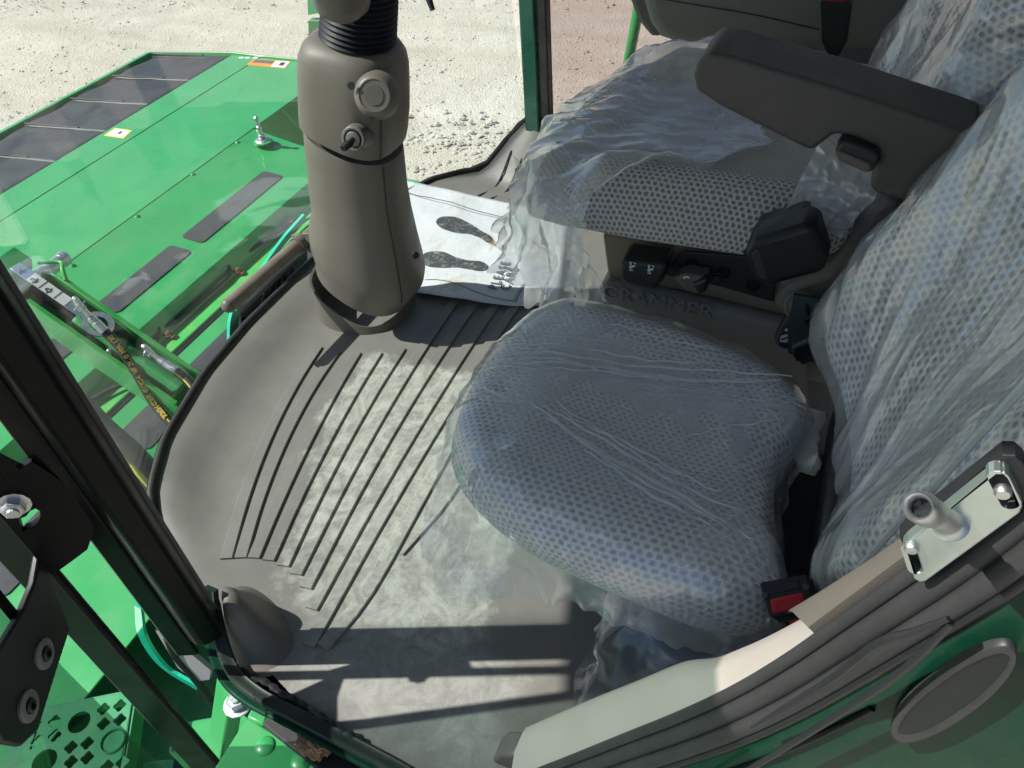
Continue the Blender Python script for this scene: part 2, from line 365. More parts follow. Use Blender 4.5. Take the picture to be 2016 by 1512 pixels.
def tube(name, pts, r, mat, parent=None, n=10, smooth=True, per=6, cap=True):
    P = cr(pts, per) if smooth and len(pts) > 2 else [V(p) for p in pts]
    fr = frames(P); vs = []; fs = []
    for i, p in enumerate(P):
        k = r(i / (len(P) - 1)) if callable(r) else r
        for j in range(n):
            a = 2 * math.pi * j / n; vs.append(p + (fr[i][1] * math.cos(a) + fr[i][2] * math.sin(a)) * k)
    for i in range(len(P) - 1):
        for j in range(n): fs.append((i * n + j, i * n + (j + 1) % n, (i + 1) * n + (j + 1) % n, (i + 1) * n + j))
    if cap: fs += [tuple(range(n)), tuple(range(len(vs) - n, len(vs)))]
    return add(name, vs, fs, mat, parent, smooth=50)
def loft(name, rings, mat, parent=None, smooth=40, closed=True, cap=True, bevel=0.):
    n = len(rings[0]); vs = [p for r_ in rings for p in r_]; fs = []
    m = n if closed else n - 1
    for i in range(len(rings) - 1):
        for j in range(m): fs.append((i * n + j, i * n + (j + 1) % n, (i + 1) * n + (j + 1) % n, (i + 1) * n + j))
    if cap and closed: fs += [tuple(range(n)), tuple(range(len(vs) - n, len(vs)))]
    return add(name, vs, fs, mat, parent, smooth=smooth, bevel=bevel)
def ring(c, u, v, ru, rv, n=32, p=2.0):
    out = []
    for j in range(n):
        a = 2 * math.pi * j / n; ca, sa = math.cos(a), math.sin(a); e = 2 / p
        out.append(V(c) + V(u) * ru * math.copysign(abs(ca) ** e, ca) + V(v) * rv * math.copysign(abs(sa) ** e, sa))
    return out
def lathe(name, prof, o, axis, mat, parent=None, n=24, smooth=35, uax=None):
    axis = V(axis).normalized(); u = V(uax) if uax is not None else axis.orthogonal(); u = (u - u.dot(axis) * axis).normalized(); v = axis.cross(u)
    return loft(name, [ring(V(o) + axis * h, u, v, max(r, 1e-5), max(r, 1e-5), n) for (r, h) in prof], mat, parent, smooth)
def flat2mesh(cu):
    o = bpy.data.objects.new('tmp_flat', cu); COL.objects.link(o); dg = bpy.context.evaluated_depsgraph_get()
    me = bpy.data.meshes.new_from_object(o.evaluated_get(dg)); bpy.data.objects.remove(o); bpy.data.curves.remove(cu)
    vs = [v.co.copy() for v in me.vertices]; fs = [tuple(p.vertices) for p in me.polygons]; bpy.data.meshes.remove(me); return vs, fs
def plate(name, loops, th, o, ux, uy, mat, parent=None, bevel=0.):
    """flat plate with holes: first loop is the rim, the others are holes (2-D, metres)"""
    cu = bpy.data.curves.new('tmp', 'CURVE'); cu.dimensions = '2D'; cu.fill_mode = 'BOTH'; cu.extrude = th / 2; cu.bevel_depth = bevel; cu.bevel_resolution = 1
    for lp in loops:
        s = cu.splines.new('POLY'); s.points.add(len(lp) - 1)
        for k, q in enumerate(lp): s.points[k].co = (q[0], q[1], 0, 1)
        s.use_cyclic_u = True
    vs, fs = flat2mesh(cu); ux = V(ux).normalized(); uy = V(uy); uy = (uy - uy.dot(ux) * ux).normalized(); nz = ux.cross(uy)
    return add(name, [V(o) + ux * v.x + uy * v.y + nz * v.z for v in vs], fs, mat, parent, recalc=False)
def text(name, s, size, o, ux, uy, mat, parent=None, th=.0008, align='LEFT', bold=.0, space=1.0):
    cu = bpy.data.curves.new('tmp', 'FONT'); cu.body = s; cu.size = size; cu.extrude = th / 2; cu.align_x = align; cu.offset = bold; cu.space_character = space; cu.resolution_u = 3
    vs, fs = flat2mesh(cu); ux = V(ux).normalized(); uy = V(uy); uy = (uy - uy.dot(ux) * ux).normalized(); nz = ux.cross(uy)
    return add(name, [V(o) + ux * v.x + uy * v.y + nz * v.z for v in vs], fs, mat, parent, recalc=False)
def circ(cx, cy, r, n=16, ry=None, rot=0.): return [(cx + r * math.cos(2 * math.pi * k / n + rot), cy + (ry or r) * math.sin(2 * math.pi * k / n + rot)) for k in range(n)]
def slot(cx, cy, L, w, rot=0., n=6):
    p = []
    for s in (1, -1):
        for k in range(n + 1):
            a = -math.pi / 2 + math.pi * k / n if s > 0 else math.pi / 2 + math.pi * k / n
            p.append((s * (L / 2 - w / 2) + w / 2 * math.cos(a), w / 2 * math.sin(a)))
    c, s_ = math.cos(rot), math.sin(rot); return [(cx + x * c - y * s_, cy + x * s_ + y * c) for x, y in p]
def sstep(a, b, x): t = max(0., min(1., (x - a) / (b - a))); return t * t * (3 - 2 * t)
def gauss(x, s): return math.exp(-(x / s) ** 2)
def inside(p, poly):
    c = False; n = len(poly); j = n - 1
    for i in range(n):
        if (poly[i][1] > p[1]) != (poly[j][1] > p[1]) and p[0] < (poly[j][0] - poly[i][0]) * (p[1] - poly[i][1]) / (poly[j][1] - poly[i][1]) + poly[i][0]: c = not c
        j = i
    return c
def hexbolt(name, o, axis, r, h, mat, parent, washer=True):
    axis = V(axis).normalized(); u = axis.orthogonal().normalized(); v = axis.cross(u); o = V(o); rs = []
    if washer: rs += [ring(o + axis * z, u, v, r * q, r * q, 12) for z, q in ((0, 1.45), (h * .2, 1.45), (h * .22, 1.2))]
    hx = lambda z, q: [o + axis * z + (u * math.cos(R(60 * (j // 2))) + v * math.sin(R(60 * (j // 2)))) * r * q for j in range(12)]
    rs += [hx(h * .22, 1), hx(h * .9, 1), hx(h, .85), ring(o + axis * h, u, v, r * .55, r * .55, 12), ring(o + axis * h * 1.25, u, v, r * .5, r * .5, 12)]
    return loft(name, rs, mat, parent, smooth=25)
def cushion(name, outline, cen, ex, ey, ez, top, edge, drop, mat, parent, N=120, K=26, dome=None, panel=None, off=0., skirt=None, disp=None, keep=None, uv=True, closed=True, tuck=.02):
    """upholstered pad (or a film stretched over it): outline (2-D, in the ex/ey plane through cen), rounded edge, sides of depth drop"""
    O = resamp([V((p[0], p[1], 0)) for p in cr([(q[0], q[1], 0) for q in outline], 10, True)], N, True)
    c = sum(O, V()) / N; ex, ey, ez, cen = V(ex), V(ey), V(ez), V(cen); vs = []; uvs = []; att = []; rows = []
    prof = [('t', k / K) for k in range(1, K + 1)] + [('e', k / 7) for k in range(1, 8)]
    for k in range(1, 9): prof.append(('s', k / 8))
    P0 = lambda x, y, z: cen + ex * x + ey * y + ez * z
    dm = dome or (lambda x, y: 0.)
    vs.append(P0(c.x, c.y, top + off + dm(c.x, c.y))); uvs.append((c.x, c.y)); att.append(panel(c.x, c.y) if panel else 0.)
    for j in range(N):
        o = O[j]; d = o - c; L = d.length; d = d / L; acc = 0.; prev = V((c.x, c.y, vs[0].z)); q = V((c.x, c.y, top + dm(c.x, c.y))); pl = (0., top + dm(c.x, c.y))
        for i, (kind, s) in enumerate(prof):
            if kind == 't': rr = (L - edge) * s; zz = top; 
            elif kind == 'e': a = s * math.pi / 2; rr = L - edge + edge * math.sin(a); zz = top - edge * (1 - math.cos(a))
            else:
                sl, fl = skirt(j / N, d) if skirt else (drop, -tuck)
                rr = L + fl * s * s; zz = top - edge - (sl - edge) * s
            x, y = c.x + d.x * rr, c.y + d.y * rr
            z = zz + (dm(x, y) if kind != 's' else dm(c.x + d.x * L, c.y + d.y * L) * (1 - s))
            acc += math.hypot(rr - pl[0], z - pl[1]); pl = (rr, z)
            if off:
                if kind == 't': z += off
                elif kind == 'e': a = s * math.pi / 2; z += off * math.cos(a); x += d.x * off * math.sin(a); y += d.y * off * math.sin(a)
                else: x += d.x * off; y += d.y * off
            p = P0(x, y, z)
            if disp: p = disp(p, kind, s, d, ex, ey, ez)
            vs.append(p); uvs.append((c.x + d.x * acc, c.y + d.y * acc)); att.append(panel(x, y) if panel and kind == 't' else 0.)
    M = len(prof); fs = []; ix = lambda i, j: 1 + (j % N) * M + i
    for j in range(N):
        fs.append((0, ix(0, j), ix(0, j + 1)))
        for i in range(M - 1): fs.append((ix(i, j), ix(i + 1, j), ix(i + 1, j + 1), ix(i, j + 1)))
    if closed and not off: fs.append(tuple(ix(M - 1, j) for j in range(N)))
    if keep: fs = [f for f in fs if keep(sum((vs[i] for i in f), V()) / len(f))]
    if keep:
        used = sorted({i for f in fs for i in f}); mp = {u: k for k, u in enumerate(used)}
        vs = [vs[u] for u in used]; uvs = [uvs[u] for u in used]; att = [att[u] for u in used]; fs = [tuple(mp[i] for i in f) for f in fs]
    return add(name, vs, fs, mat, parent, smooth=180, uvs=uvs, attr=att, recalc=not off)
def rmf(p, sc, off=0.): return noise.ridged_multi_fractal(V(p) * sc + V((off, off * .7, 0)), 1.0, 2.1, 3, 1.0, 2.0)
def fbm(p, sc, off=0.): return noise.fractal(V(p) * sc + V((off, off * .7, off)), .9, 2.0, 4)
def sheet(name, grid, mat, parent=None, smooth=180, th=0.):
    """open sheet from a grid of points"""
    m = len(grid[0]); vs = [p for r_ in grid for p in r_]
    fs = [(i * m + j, i * m + j + 1, (i + 1) * m + j + 1, (i + 1) * m + j) for i in range(len(grid) - 1) for j in range(m - 1)]
    o = add(name, vs, fs, mat, parent, smooth=smooth)
    if th: s = o.modifiers.new('thick', 'SOLIDIFY'); s.thickness = th; s.offset = 0
    return o
# ------------------------------------------------------------------ the yard
GZ = -1.5
def ground():
    xs = [-400, -60, -20] + [-12 + .25 * i for i in range(57)] + [8, 40, 400]; ys = [-400, -40, -8, -2] + [-1 + .25 * i for i in range(60)] + [20, 60, 400]
    vs = []; fs = []
    for x in xs:
        for y in ys:
            z = GZ
            if abs(x) < 20 and abs(y) < 20: z += .035 * fbm((x, y, 0), .5) + .012 * fbm((x, y, 0), 2.5) - .03 * gauss(math.sin((y - .22 * x) * 1.1), .22) * .6
            vs.append((x, y, z))
    m = len(ys)
    for i in range(len(xs) - 1):
        for j in range(m - 1): fs.append((i * m + j, i * m + j + 1, (i + 1) * m + j + 1, (i + 1) * m + j))
    o = add('gravel_yard', vs, fs, GROUND, None, smooth=180, origin=V((0, 0, GZ))); o['kind'] = 'structure'; return o
ground()
def stones():
    """loose stones lying over the yard: three meshes by colour"""
    base = []
    for k in range(6):
        bm = bmesh.new(); bmesh.ops.create_icosphere(bm, subdivisions=1, radius=1)
        for v in bm.verts: v.co *= 1 + .35 * noise.noise(v.co * 1.3 + V((k * 7, 0, 0))); v.co.z *= .62
        base.append(([v.co.copy() for v in bm.verts], [tuple(q.index for q in f.verts) for f in bm.faces])); bm.free()
    def build(name, mat, n, gen, label):
        vs = []; fs = []
        for _ in range(n):
            x, y, r = gen(); B = rnd.choice(base); a = rnd.random() * 6.28; b0 = len(vs); c, s = math.cos(a), math.sin(a); sx = rnd.uniform(.7, 1.4)
            for v in B[0]: vs.append((x + r * sx * (v.x * c - v.y * s), y + r * (v.x * s + v.y * c), GZ + r * (.02 + v.z) + .035 * fbm((x, y, 0), .5)))
            fs += [tuple(b0 + i for i in f) for f in B[1]]
        o = add(name, vs, fs, mat, None); o['kind'] = 'stuff'; return tag(o, label, 'stones')
    def area():
        while True:
            x, y = rnd.uniform(-11, .5), rnd.uniform(2.2, 10)
            if y > 3.9 or x < -3.9: return x, y
    def g1(): x, y = area(); return x, y, .004 + .012 * rnd.random() ** 4
    build('gravel_stones', STONE, 12000, g1, 'pale loose gravel scattered over the yard')
    def g2():
        x, y = area(); return x, y, .006 + .018 * rnd.random() ** 5
    build('grey_stones', STONEG, 800, g2, 'darker grey stones among the pale gravel')
    c = atz(925, 285, GZ)
    def g3():
        return c.x + rnd.gauss(0, .42), c.y + rnd.gauss(0, .26), .006 + .024 * rnd.random() ** 3
    build('rubble_patch', STONEG, 420, g3, 'patch of grey rubble on the gravel beyond the windshield')
stones()

# ------------------------------------------------------------------ mower header in front of the cab
YA, YB = -.12, 3.585
hd = thing('mower_header', (-2.6, 1.15, -.6), 'wide green mower header with black curtain and grip pads in front of the cab', 'mower header')
lip, rub, seam, riv = V((-4.05, 0, -.56)), V((-3.39, 0, -.50)), V((-3.19, 0, -.50)), V((-2.646, 0, -.50))
cA, cB, dkT, lim, gap = V((-2.399, 0, -.55)), V((-2.292, 0, -.56)), V((-2.171, 0, -.58)), V((-2.143, 0, -.66)), V((-2.057, 0, -.655))
fA, fB = V((-2.042, 0, -.672)), V((-1.832, 0, -.692))
def strip(name, line, ya, yb, mat, parent=hd, th=.006, bevel=.002):
    """folded sheet: profile points (x, z) run along y"""
    pts = [V((p[0], ya, p[2])) for p in line]; n = len(pts); rings = []
    nrm = []
    for i in range(n):
        t = (pts[min(n - 1, i + 1)] - pts[max(0, i - 1)]); q = V((-t.z, 0, t.x)).normalized(); nrm.append(q if q.z > 0 else -q)
    prof = pts + [pts[i] - nrm[i] * th for i in reversed(range(n))]
    return prism(name, prof, (0, yb - ya, 0), mat, parent, bevel=bevel, seg=1)
prism('front_lip', [lip + V((-.015, YA, -.06)), lip + V((.015, YA, -.06)), lip + V((.015, YA, .02)), lip + V((-.015, YA, .02))], (0, YB - YA, 0), GREEN, hd, .004)
# curtain: separate overlapping rubber flaps, each with a welt along its far edge
seamy = [atz(px, py, -.56).y for px, py in ((290, 105), (218, 148), (142, 193), (57, 242))]
stepy = (seamy[0] - seamy[3]) / 3
bounds = [YB - .02] + seamy; y_ = seamy[3]
while y_ > YA + .2: y_ -= stepy; bounds.append(max(y_, YA))
for i in range(len(bounds) - 1):
    ya, yb = bounds[i + 1], bounds[i]; g = []
    for a in range(13):
        s = a / 12; row = []
        for b in range(15):
            q = b / 14; y = ya - .05 * (1 - q) + (yb - ya) * q; x = rub.x - .002 + (lip.x + .05 - rub.x) * s
            z = rub.z - .012 + (lip.z + .016 - rub.z) * s + .004 * s * (1 - q) ** 2 - .005 * s * q + .003 * fbm((x, y, i), 5)
            if s > .95: x += .012 * math.sin(q * 9 + i)
            row.append(V((x, y, z)))
        g.append(row)
    fl = sheet('curtain_flap', g, CURTAIN, hd, th=.006)
    tube('welt', [V((rub.x + (lip.x - rub.x) * s, ya - .03, rub.z - .010 + (lip.z + .016 - rub.z) * s + .005 * s)) for s in (.34, .40, .6, .8, .95)], .006, RUBBER, fl, 8)
prism('curtain_backing', [rub + V((-.004, YA, -.05)), rub + V((-.004, YA, -.055)), lip + V((.016, YA, -.058)), lip + V((.016, YA, -.052))], (0, YB - YA - .03, 0), BLACKM, hd)
strip('trim_panel', [rub, seam + V((-.003, 0, 0))], YA, YB, GREEN)
strip('top_panel', [seam + V((.003, 0, 0)), riv + V((-.002, 0, 0))], YA, YB, GREEN)
yC = atp(522, 262, riv, V((.08, 0, .35))).y
strip('grip_panel', [riv + V((.002, 0, -.001)), cA, cB, dkT, lim + V((-.004, 0, 0))], YA, yC, GREEN)
YR = 2.86
strip('ledge', [lim, gap], YA, YR, GREEN2, th=.012)
rearF = atz(256, 1265, -.715)
strip('rear_panel', [fA, fB, V((rearF.x, 0, -.715))], YA, YR, GREEN)
prism('gap_floor', [lim + V((-.05, YA, -.05)), fA + V((.05, YA, -.05)), fA + V((.05, YA, -.055)), lim + V((-.05, YA, -.055))], (0, YR - YA, 0), BLACKM, hd)
prism('end_plate', [V((lip.x, YB, lip.z - .3)), V((lip.x, YB, lip.z + .02)), V((rub.x, YB, rub.z + .012)), V((riv.x, YB, riv.z + .012)), V((-2.50, YB, -.52)), V((-2.50, YB, -.95)), V((-2.9, YB, -1.2))], (0, .012, 0), GREEN, hd, .003)
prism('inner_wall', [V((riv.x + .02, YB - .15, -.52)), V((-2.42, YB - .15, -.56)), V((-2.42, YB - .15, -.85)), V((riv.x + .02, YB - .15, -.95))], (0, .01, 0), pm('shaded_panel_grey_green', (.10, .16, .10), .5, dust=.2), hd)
prism('recess_floor', [V((riv.x + .01, yC + .005, -.74)), V((-2.20, yC + .005, -.74)), V((-2.40, YB - .16, -.74)), V((riv.x + .01, YB - .16, -.74))], (0, 0, -.01), GREEN2, hd)
for dz in (0, .03):
    tube('wire', [V((-2.62 + dz, YB - .18 - dz, -.53)), V((-2.5, yC + .40, -.60 + dz)), V((-2.40, yC + .18, -.66 + dz)), V((-2.34 - dz, yC + .02, -.57)), V((-2.33, yC - .03, -.56))], .007, RUBBER, hd, 8)
# bolts along the fold, rusty cable clips on the ledge
for px, py in ((135, 521), (263, 425), (373, 343), (461, 280), (502, 257)):
    p = atz(px, py, -.505); hexbolt('bolt', p + V((.02, 0, -.006)), (.2, 0, 1), .010, .012, GREEN, hd)
# grip pads
def onplane(px, py, a, b): n = V((-(b - a).z, 0, (b - a).x)).normalized(); return atp(px, py, a, n if n.z > 0 else -n)
def pad(y0, y1, a, b, ra, rb, tint=PAD):
    d = b - a; n = V((-d.z, 0, d.x)).normalized(); n = n if n.z > 0 else -n
    p = []
    ta, tb = a + d * ra, a + d * rb; w = (tb - ta).length; rr = .018
    for (t, y, st) in ((ta, y0, 180), (tb, y0, 270), (tb, y1, 0), (ta, y1, 90)):
        for k in range(5):
            an = R(st + 22.5 * k); cx = rr if t is ta else w - rr; cy = (y0 + rr) if y == y0 else (y1 - rr)
            u = cx + rr * math.cos(an); v = cy + rr * math.sin(an); q = ta + (tb - ta).normalized() * u; p.append(V((q.x, v, q.z)) + n * .0005)
    prism('grip_pad', p, n * .004, tint, hd)
q = lambda px, py: onplane(px, py, cA, cB).y
pad(q(355, 467), q(517, 337), cA, cB, 0, 1); pad(q(187, 603), q(335, 483), cA, cB, 0, 1)
L_ = q(335, 483) - q(187, 603); g_ = q(355, 467) - q(335, 483); y_ = q(187, 603) - g_
while y_ > YA + .3: pad(y_ - L_, y_, cA, cB, 0, 1); y_ -= L_ + g_
q = lambda px, py: onplane(px, py, fA, fB).y
ra = .35
y1 = q(299, 792); y0 = q(220, 860); yr = q(366, 722)
pad(y0, y1, fA, fB, ra, 1); pad(yr, yr + .52, fA, fB, ra, 1); pad(yr + .59, yr + 1.1, fA, fB, ra, 1)
y_ = y0 - .07
while y_ > YA + .3: pad(y_ - .5, y_, fA, fB, ra, 1); y_ -= .57
# stud on its base
sb = atz(518, 278, -.506)
st = lathe('grease_stud', [(0, 0), (.034, 0), (.036, .006), (.030, .012), (.012, .014), (.016, .02), (.016, .034), (.010, .036), (.009, .06), (.013, .062), (.013, .074), (.008, .078), (.007, .10), (.011, .106), (.011, .118), (.004, .124)], sb, (0, 0, 1), STEEL, hd, 16)
lathe('base_washer', [(0, -.003), (.046, -.003), (.046, .004), (.036, .006), (0, .006)], sb, (0, 0, 1), GREEN, hd, 16)
# warning decals
def decal(name, pxs, z, mat):
    P = [atz(a, b, z) for a, b in pxs]; return prism(name, P, (0, 0, .0008), mat, hd), P
def quadp(P, u, v): return P[0].lerp(P[3], u).lerp(P[1].lerp(P[2], u), v)
def onq(name, P, rect, mat, par, lift=.001):
    u0, v0, u1, v1 = rect; prism(name, [quadp(P, u, v) + V((0, 0, lift)) for u, v in ((u0, v0), (u1, v0), (u1, v1), (u0, v1))], (0, 0, .0006), mat, par)
d1, P1 = decal('warning_decal', ((485, 128), (500, 116), (573, 121), (561, 135)), -.4995, ORANGE)
onq('pictogram_field', P1, (.62, .08, .98, .92), WHITEP, d1); onq('pictogram', P1, (.78, .3, .9, .75), INK, d1, .0018); onq('text_field', P1, (.06, .45, .58, .9), INKG, d1)
d2, P2 = decal('warning_decal', ((204, 267), (226, 252), (261, 257), (243, 273)), -.4995, pm('decal_yellow', (.80, .62, .08), .45))
onq('pictogram_field', P2, (.08, .1, .92, .9), WHITEP, d2); onq('pictogram', P2, (.5, .4, .62, .7), INK, d2, .0018)
for px in (475, 487, 503): 
    p = atz(px, 113.5, -.499); plate('paint_mark', [circ(0, 0, .018, 10, .012)], .001, p, (1, 0, 0), (0, 1, 0), WHITEP, hd)
# cable and clips on the ledge
tube('cable', [atz(a, b, -.635) for a, b in ((140, 815), (205, 773), (274, 742), (300, 715), (306, 676), (316, 648), (350, 630), (392, 592), (448, 545), (452, 523), (510, 481), (560, 447), (600, 420))], .0085, RUBBER, hd, 8)
for px, py in ((333, 660), (470, 535), (168, 812), (575, 442)):
    p = atz(px, py, -.645); b = box('cable_clip', p, (.05, .02, .006), RUST, hd); hexbolt('bolt', p + V((0, 0, .004)), (0, 0, 1), .011, .012, RUST, b)
for px, py in ((313, 648), (452, 527), (272, 742)):
    p = atz(px, py, -.63); lathe('cable_tie', [(.012, -.004), (.014, -.004), (.014, .004), (.012, .004)], p, (.5, .8, 0), BLACKM, hd, 10); tube('tie_end', [p, p + V((-.012, .01, .02))], .003, BLACKM, hd, 5)
prism('gap_strip', [V((gap.x + .001, YA, -.662)), V((fA.x, YA, -.668)), V((fA.x, YA, -.72)), V((gap.x + .001, YA, -.72))], (0, YR - YA, 0), BLACKM, hd)

# post with a reflector at the far end of the header
mp = thing('marker_post', atz(627, 240, -.5), 'thin green post with an orange reflector behind the steering column', 'post')
pz = lambda px, py: aty(px, py, 3.72)
prism('post', [pz(606, 40), pz(640, 40), pz(641, 215), pz(611, 215)], (0, .05, 0), pm('post_green', (.05, .20, .08), .5, dust=.2), mp, .004)
prism('bracket', [pz(602, -60), pz(640, -60), pz(640, 24), pz(606, 30)], (0, .03, 0), GREEN, mp, .003)
prism('reflector', [pz(618, -40) - V((0, .01, 0)), pz(641, -40) - V((0, .01, 0)), pz(641, 12) - V((0, .01, 0)), pz(620, 16) - V((0, .01, 0))], (0, .012, 0), ORANGE, mp, .003)
prism('lens', [pz(616, -40) - V((0, .02, 0)), pz(630, -40) - V((0, .02, 0)), pz(630, 14) - V((0, .02, 0)), pz(620, 16) - V((0, .02, 0))], (0, .008, 0), BLUEL, mp, .002)

# ------------------------------------------------------------------ tilt link with its gauge, and hoses
LY = 1.05
A0, A1 = aty(22, 540, LY), aty(395, 800, LY); ax = (A1 - A0).normalized(); yv = V((0, 1, 0)); upv = ax.cross(yv); upv = upv if upv.z > 0 else -upv
LL = (A1 - A0).length
lk = thing('tilt_link', A0, 'green channel holding a hydraulic cylinder and a numbered gauge on the header', 'hydraulic link')
def lp(s, y, u): return A0 + ax * (s * LL) + yv * y + upv * u
def lbox(name, s0, s1, y0, y1, u0, u1, mat, par=lk, bevel=.002):
    c = (lp(s0, y0, u0) + lp(s1, y1, u1)) / 2; M = Matrix((ax, yv, upv)).transposed()
    return box(name, c, ((s1 - s0) * LL, y1 - y0, u1 - u0), mat, par, M, bevel)
lbox('channel_web', .06, 1.0, -.055, .055, -.055, -.049, GREEN)
def flange(y0, kink):
    prof = [lp(.10, y0, -.05), lp(.10, y0, .03), lp(.17, y0, .045), lp(.93, y0, .045), lp(.99, y0, .02), lp(1.0, y0, -.05)]
    prism('flange', prof, (0, .007, 0), GREEN, lk, .002)
    lbox('flange_rim', .17, .93, y0 - .004, y0 + .011, .044, .050, GREEN2)
flange(.050, 1); flange(-.062, 0)
tube('cylinder_rod', [lp(.02, 0, 0), lp(.36, 0, 0)], .014, BLACKM, lk, 12)
lathe('cylinder_barrel', [(0, 0), (.030, 0), (.034, .012), (.034, .06), (.031, .062), (.031, .5 * LL), (.034, .502 * LL), (.034, .54 * LL), (0, .545 * LL)], lp(.34, 0, 0), ax, GREEN, lk, 20)
hb = lbox('head_block', -.06, .04, -.05, .05, -.045, .05, GREEN, bevel=.006)
tube('pivot_pin', [lp(.08, -.09, 0), lp(.08, .13, 0)], .020, STEEL, lk, 14); lathe('pin_cap', [(0, -.01), (.022, -.008), (.022, .012), (0, .014)], lp(.08, .13, 0), yv, STEEL, lk, 14)
tube('hook_rod', [lp(.05, .06, .03), lp(.12, .09, .05), lp(.16, .07, .06), lp(.2, .055, .05)], .006, GREEN2, lk, 8)
gz = .052
gb = lbox('gauge_bar', .02, .42, -.016, .016, gz, gz + .004, pm('gauge_steel', (.42, .50, .58), .32, metal=.7, dust=.1))
plate('gauge_eye', [circ(0, 0, .040, 24), circ(0, 0, .024, 18)], .005, lp(.445, 0, gz + .002), ax, yv, STEEL, lk)
def sticker(s0, s1, mat): return lbox('gauge_scale', s0, s1, -.0155, .0155, gz + .0042, gz + .0050, mat, gb, 0)
sticker(.035, .10, BLUEL); w_ = sticker(.10, .29, WHITEP)
for s, tx in ((.055, '-4-'), (.118, '-2-'), (.190, '-0-')):
    text('scale_number', tx, .0225, lp(s + .017, -.0152, gz + .0055), yv, -ax, INK, gb, .0006, bold=.0007, space=.8)
for s in (.16, .235): lbox('scale_line', s, s + .003, -.0155, .0155, gz + .0052, gz + .0058, INK, gb, 0)
# fittings
def fitting(a, b, c):
    tube('elbow', [a, a + V((0, 0, .03)), a.lerp(b, .4) + V((0, 0, .015)), b], .0075, STEEL, lk, 10)
    hexbolt('fitting_nut', a + V((0, 0, .008)), (b - a), .012, .016, STEEL, lk)
    lathe('ferrule', [(.008, 0), (.0115, .002), (.0115, .30 * (c - b).length), (.0095, .32 * (c - b).length), (.0125, .36 * (c - b).length), (.0125, .98 * (c - b).length), (.0105, (c - b).length)], b, c - b, STEEL, lk, 14)
f1 = (aty(158, 606, 1.0), aty(178, 624, 1.0), aty(206, 652, 1.0)); fitting(*f1)
f2 = (aty(292, 698, 1.06), aty(312, 708, 1.06), aty(348, 731, 1.06)); fitting(*f2)
tube('grease_line', [lp(.55, -.03, .03), lp(.56, -.045, .045), lp(.60, -.05, .01)], .005, STEEL, lk, 6)
def hosething(name, pts, r, label, stripe=None, par=None):
    t = thing(name, pts[0], label, 'hose'); tube('hose_jacket', pts, r, RUBBER, t, 12)
    if stripe:
        P = resamp(cr(pts, 10), 60); s0, s1, off = stripe; P = P[int(s0 * 59):int(s1 * 59) + 1]
        vs = []; fs = []
        for i, p in enumerate(P):
            tg = (P[min(i + 1, len(P) - 1)] - P[max(i - 1, 0)]).normalized(); vw = (CAM - p).normalized(); vw = (vw - vw.dot(tg) * tg).normalized(); sd = tg.cross(vw)
            for a in (off - .16, off + .16): vs.append(p + (vw * math.cos(a) + sd * math.sin(a)) * (r + .0006))
        for i in range(len(P) - 1): fs.append((2 * i, 2 * i + 1, 2 * i + 3, 2 * i + 2))
        add('stripe', vs, fs, YELLOW, t, smooth=180)
    return t
h1 = [f1[2], aty(240, 690, 1.0), aty(272, 742, .99), aty(300, 790, .98), aty(338, 836, .96), aty(372, 878, .93), aty(420, 930, .90)]
H1 = hosething('lettered_hose', h1, .0125, 'black hydraulic hose with yellow lettering from the gauge eye down to the cab', (.60, 1, 0.))
def hose_text(s, pts, r, size, s0, s1):
    P = resamp(cr(pts, 10), 200); n = len(s)
    for k, ch in enumerate(s):
        if ch == ' ': continue
        i = int((s0 + (s1 - s0) * (k + .5) / n) * 199); p = P[i]; tg = (P[min(i + 2, 199)] - P[i - 2]).normalized(); vw = (CAM - p).normalized(); vw = (vw - vw.dot(tg) * tg).normalized()
        text('hose_letter', ch, size, p + vw * (r + .0006) - (-tg).normalized() * size * .3 - vw.cross(-tg).normalized() * size * .36, -tg, vw.cross(-tg), YELLOW, H1, .0008, bold=.0006)
hose_text('TOUGH COVER 451TC-4 WP 21,0 MPA (30'[::1], h1, .0125, .0185, .585, .03)
h2 = [f2[2], aty(372, 752, 1.05), aty(392, 782, 1.03), aty(412, 822, 1.0), aty(440, 880, .96)]
hosething('short_hose', h2, .0125, 'short striped black hose curving behind the floor edge beside the lettered hose', (0, 1, .55))
big = [aty(150, 800, .96), aty(200, 852, .94), aty(256, 902, .92), aty(315, 968, .90), aty(380, 1060, .88)]
bt = thing('thick_conduit', big[1], 'thick grey black conduit behind the front pillar', 'conduit'); tube('conduit', big, .048, pm('conduit_grey', (.05, .055, .055), .6, var=.25, dust=.25), bt, 16)
tube('yellow_cable', [aty(180, 850, .80), aty(226, 890, .80), aty(270, 930, .79), aty(330, 1000, .78)], .0075, LEMON, bt, 8)
tube('yellow_cable', [aty(180, 860, .78), aty(222, 906, .78), aty(266, 955, .77), aty(330, 1040, .76)], .010, LEMON, bt, 8)

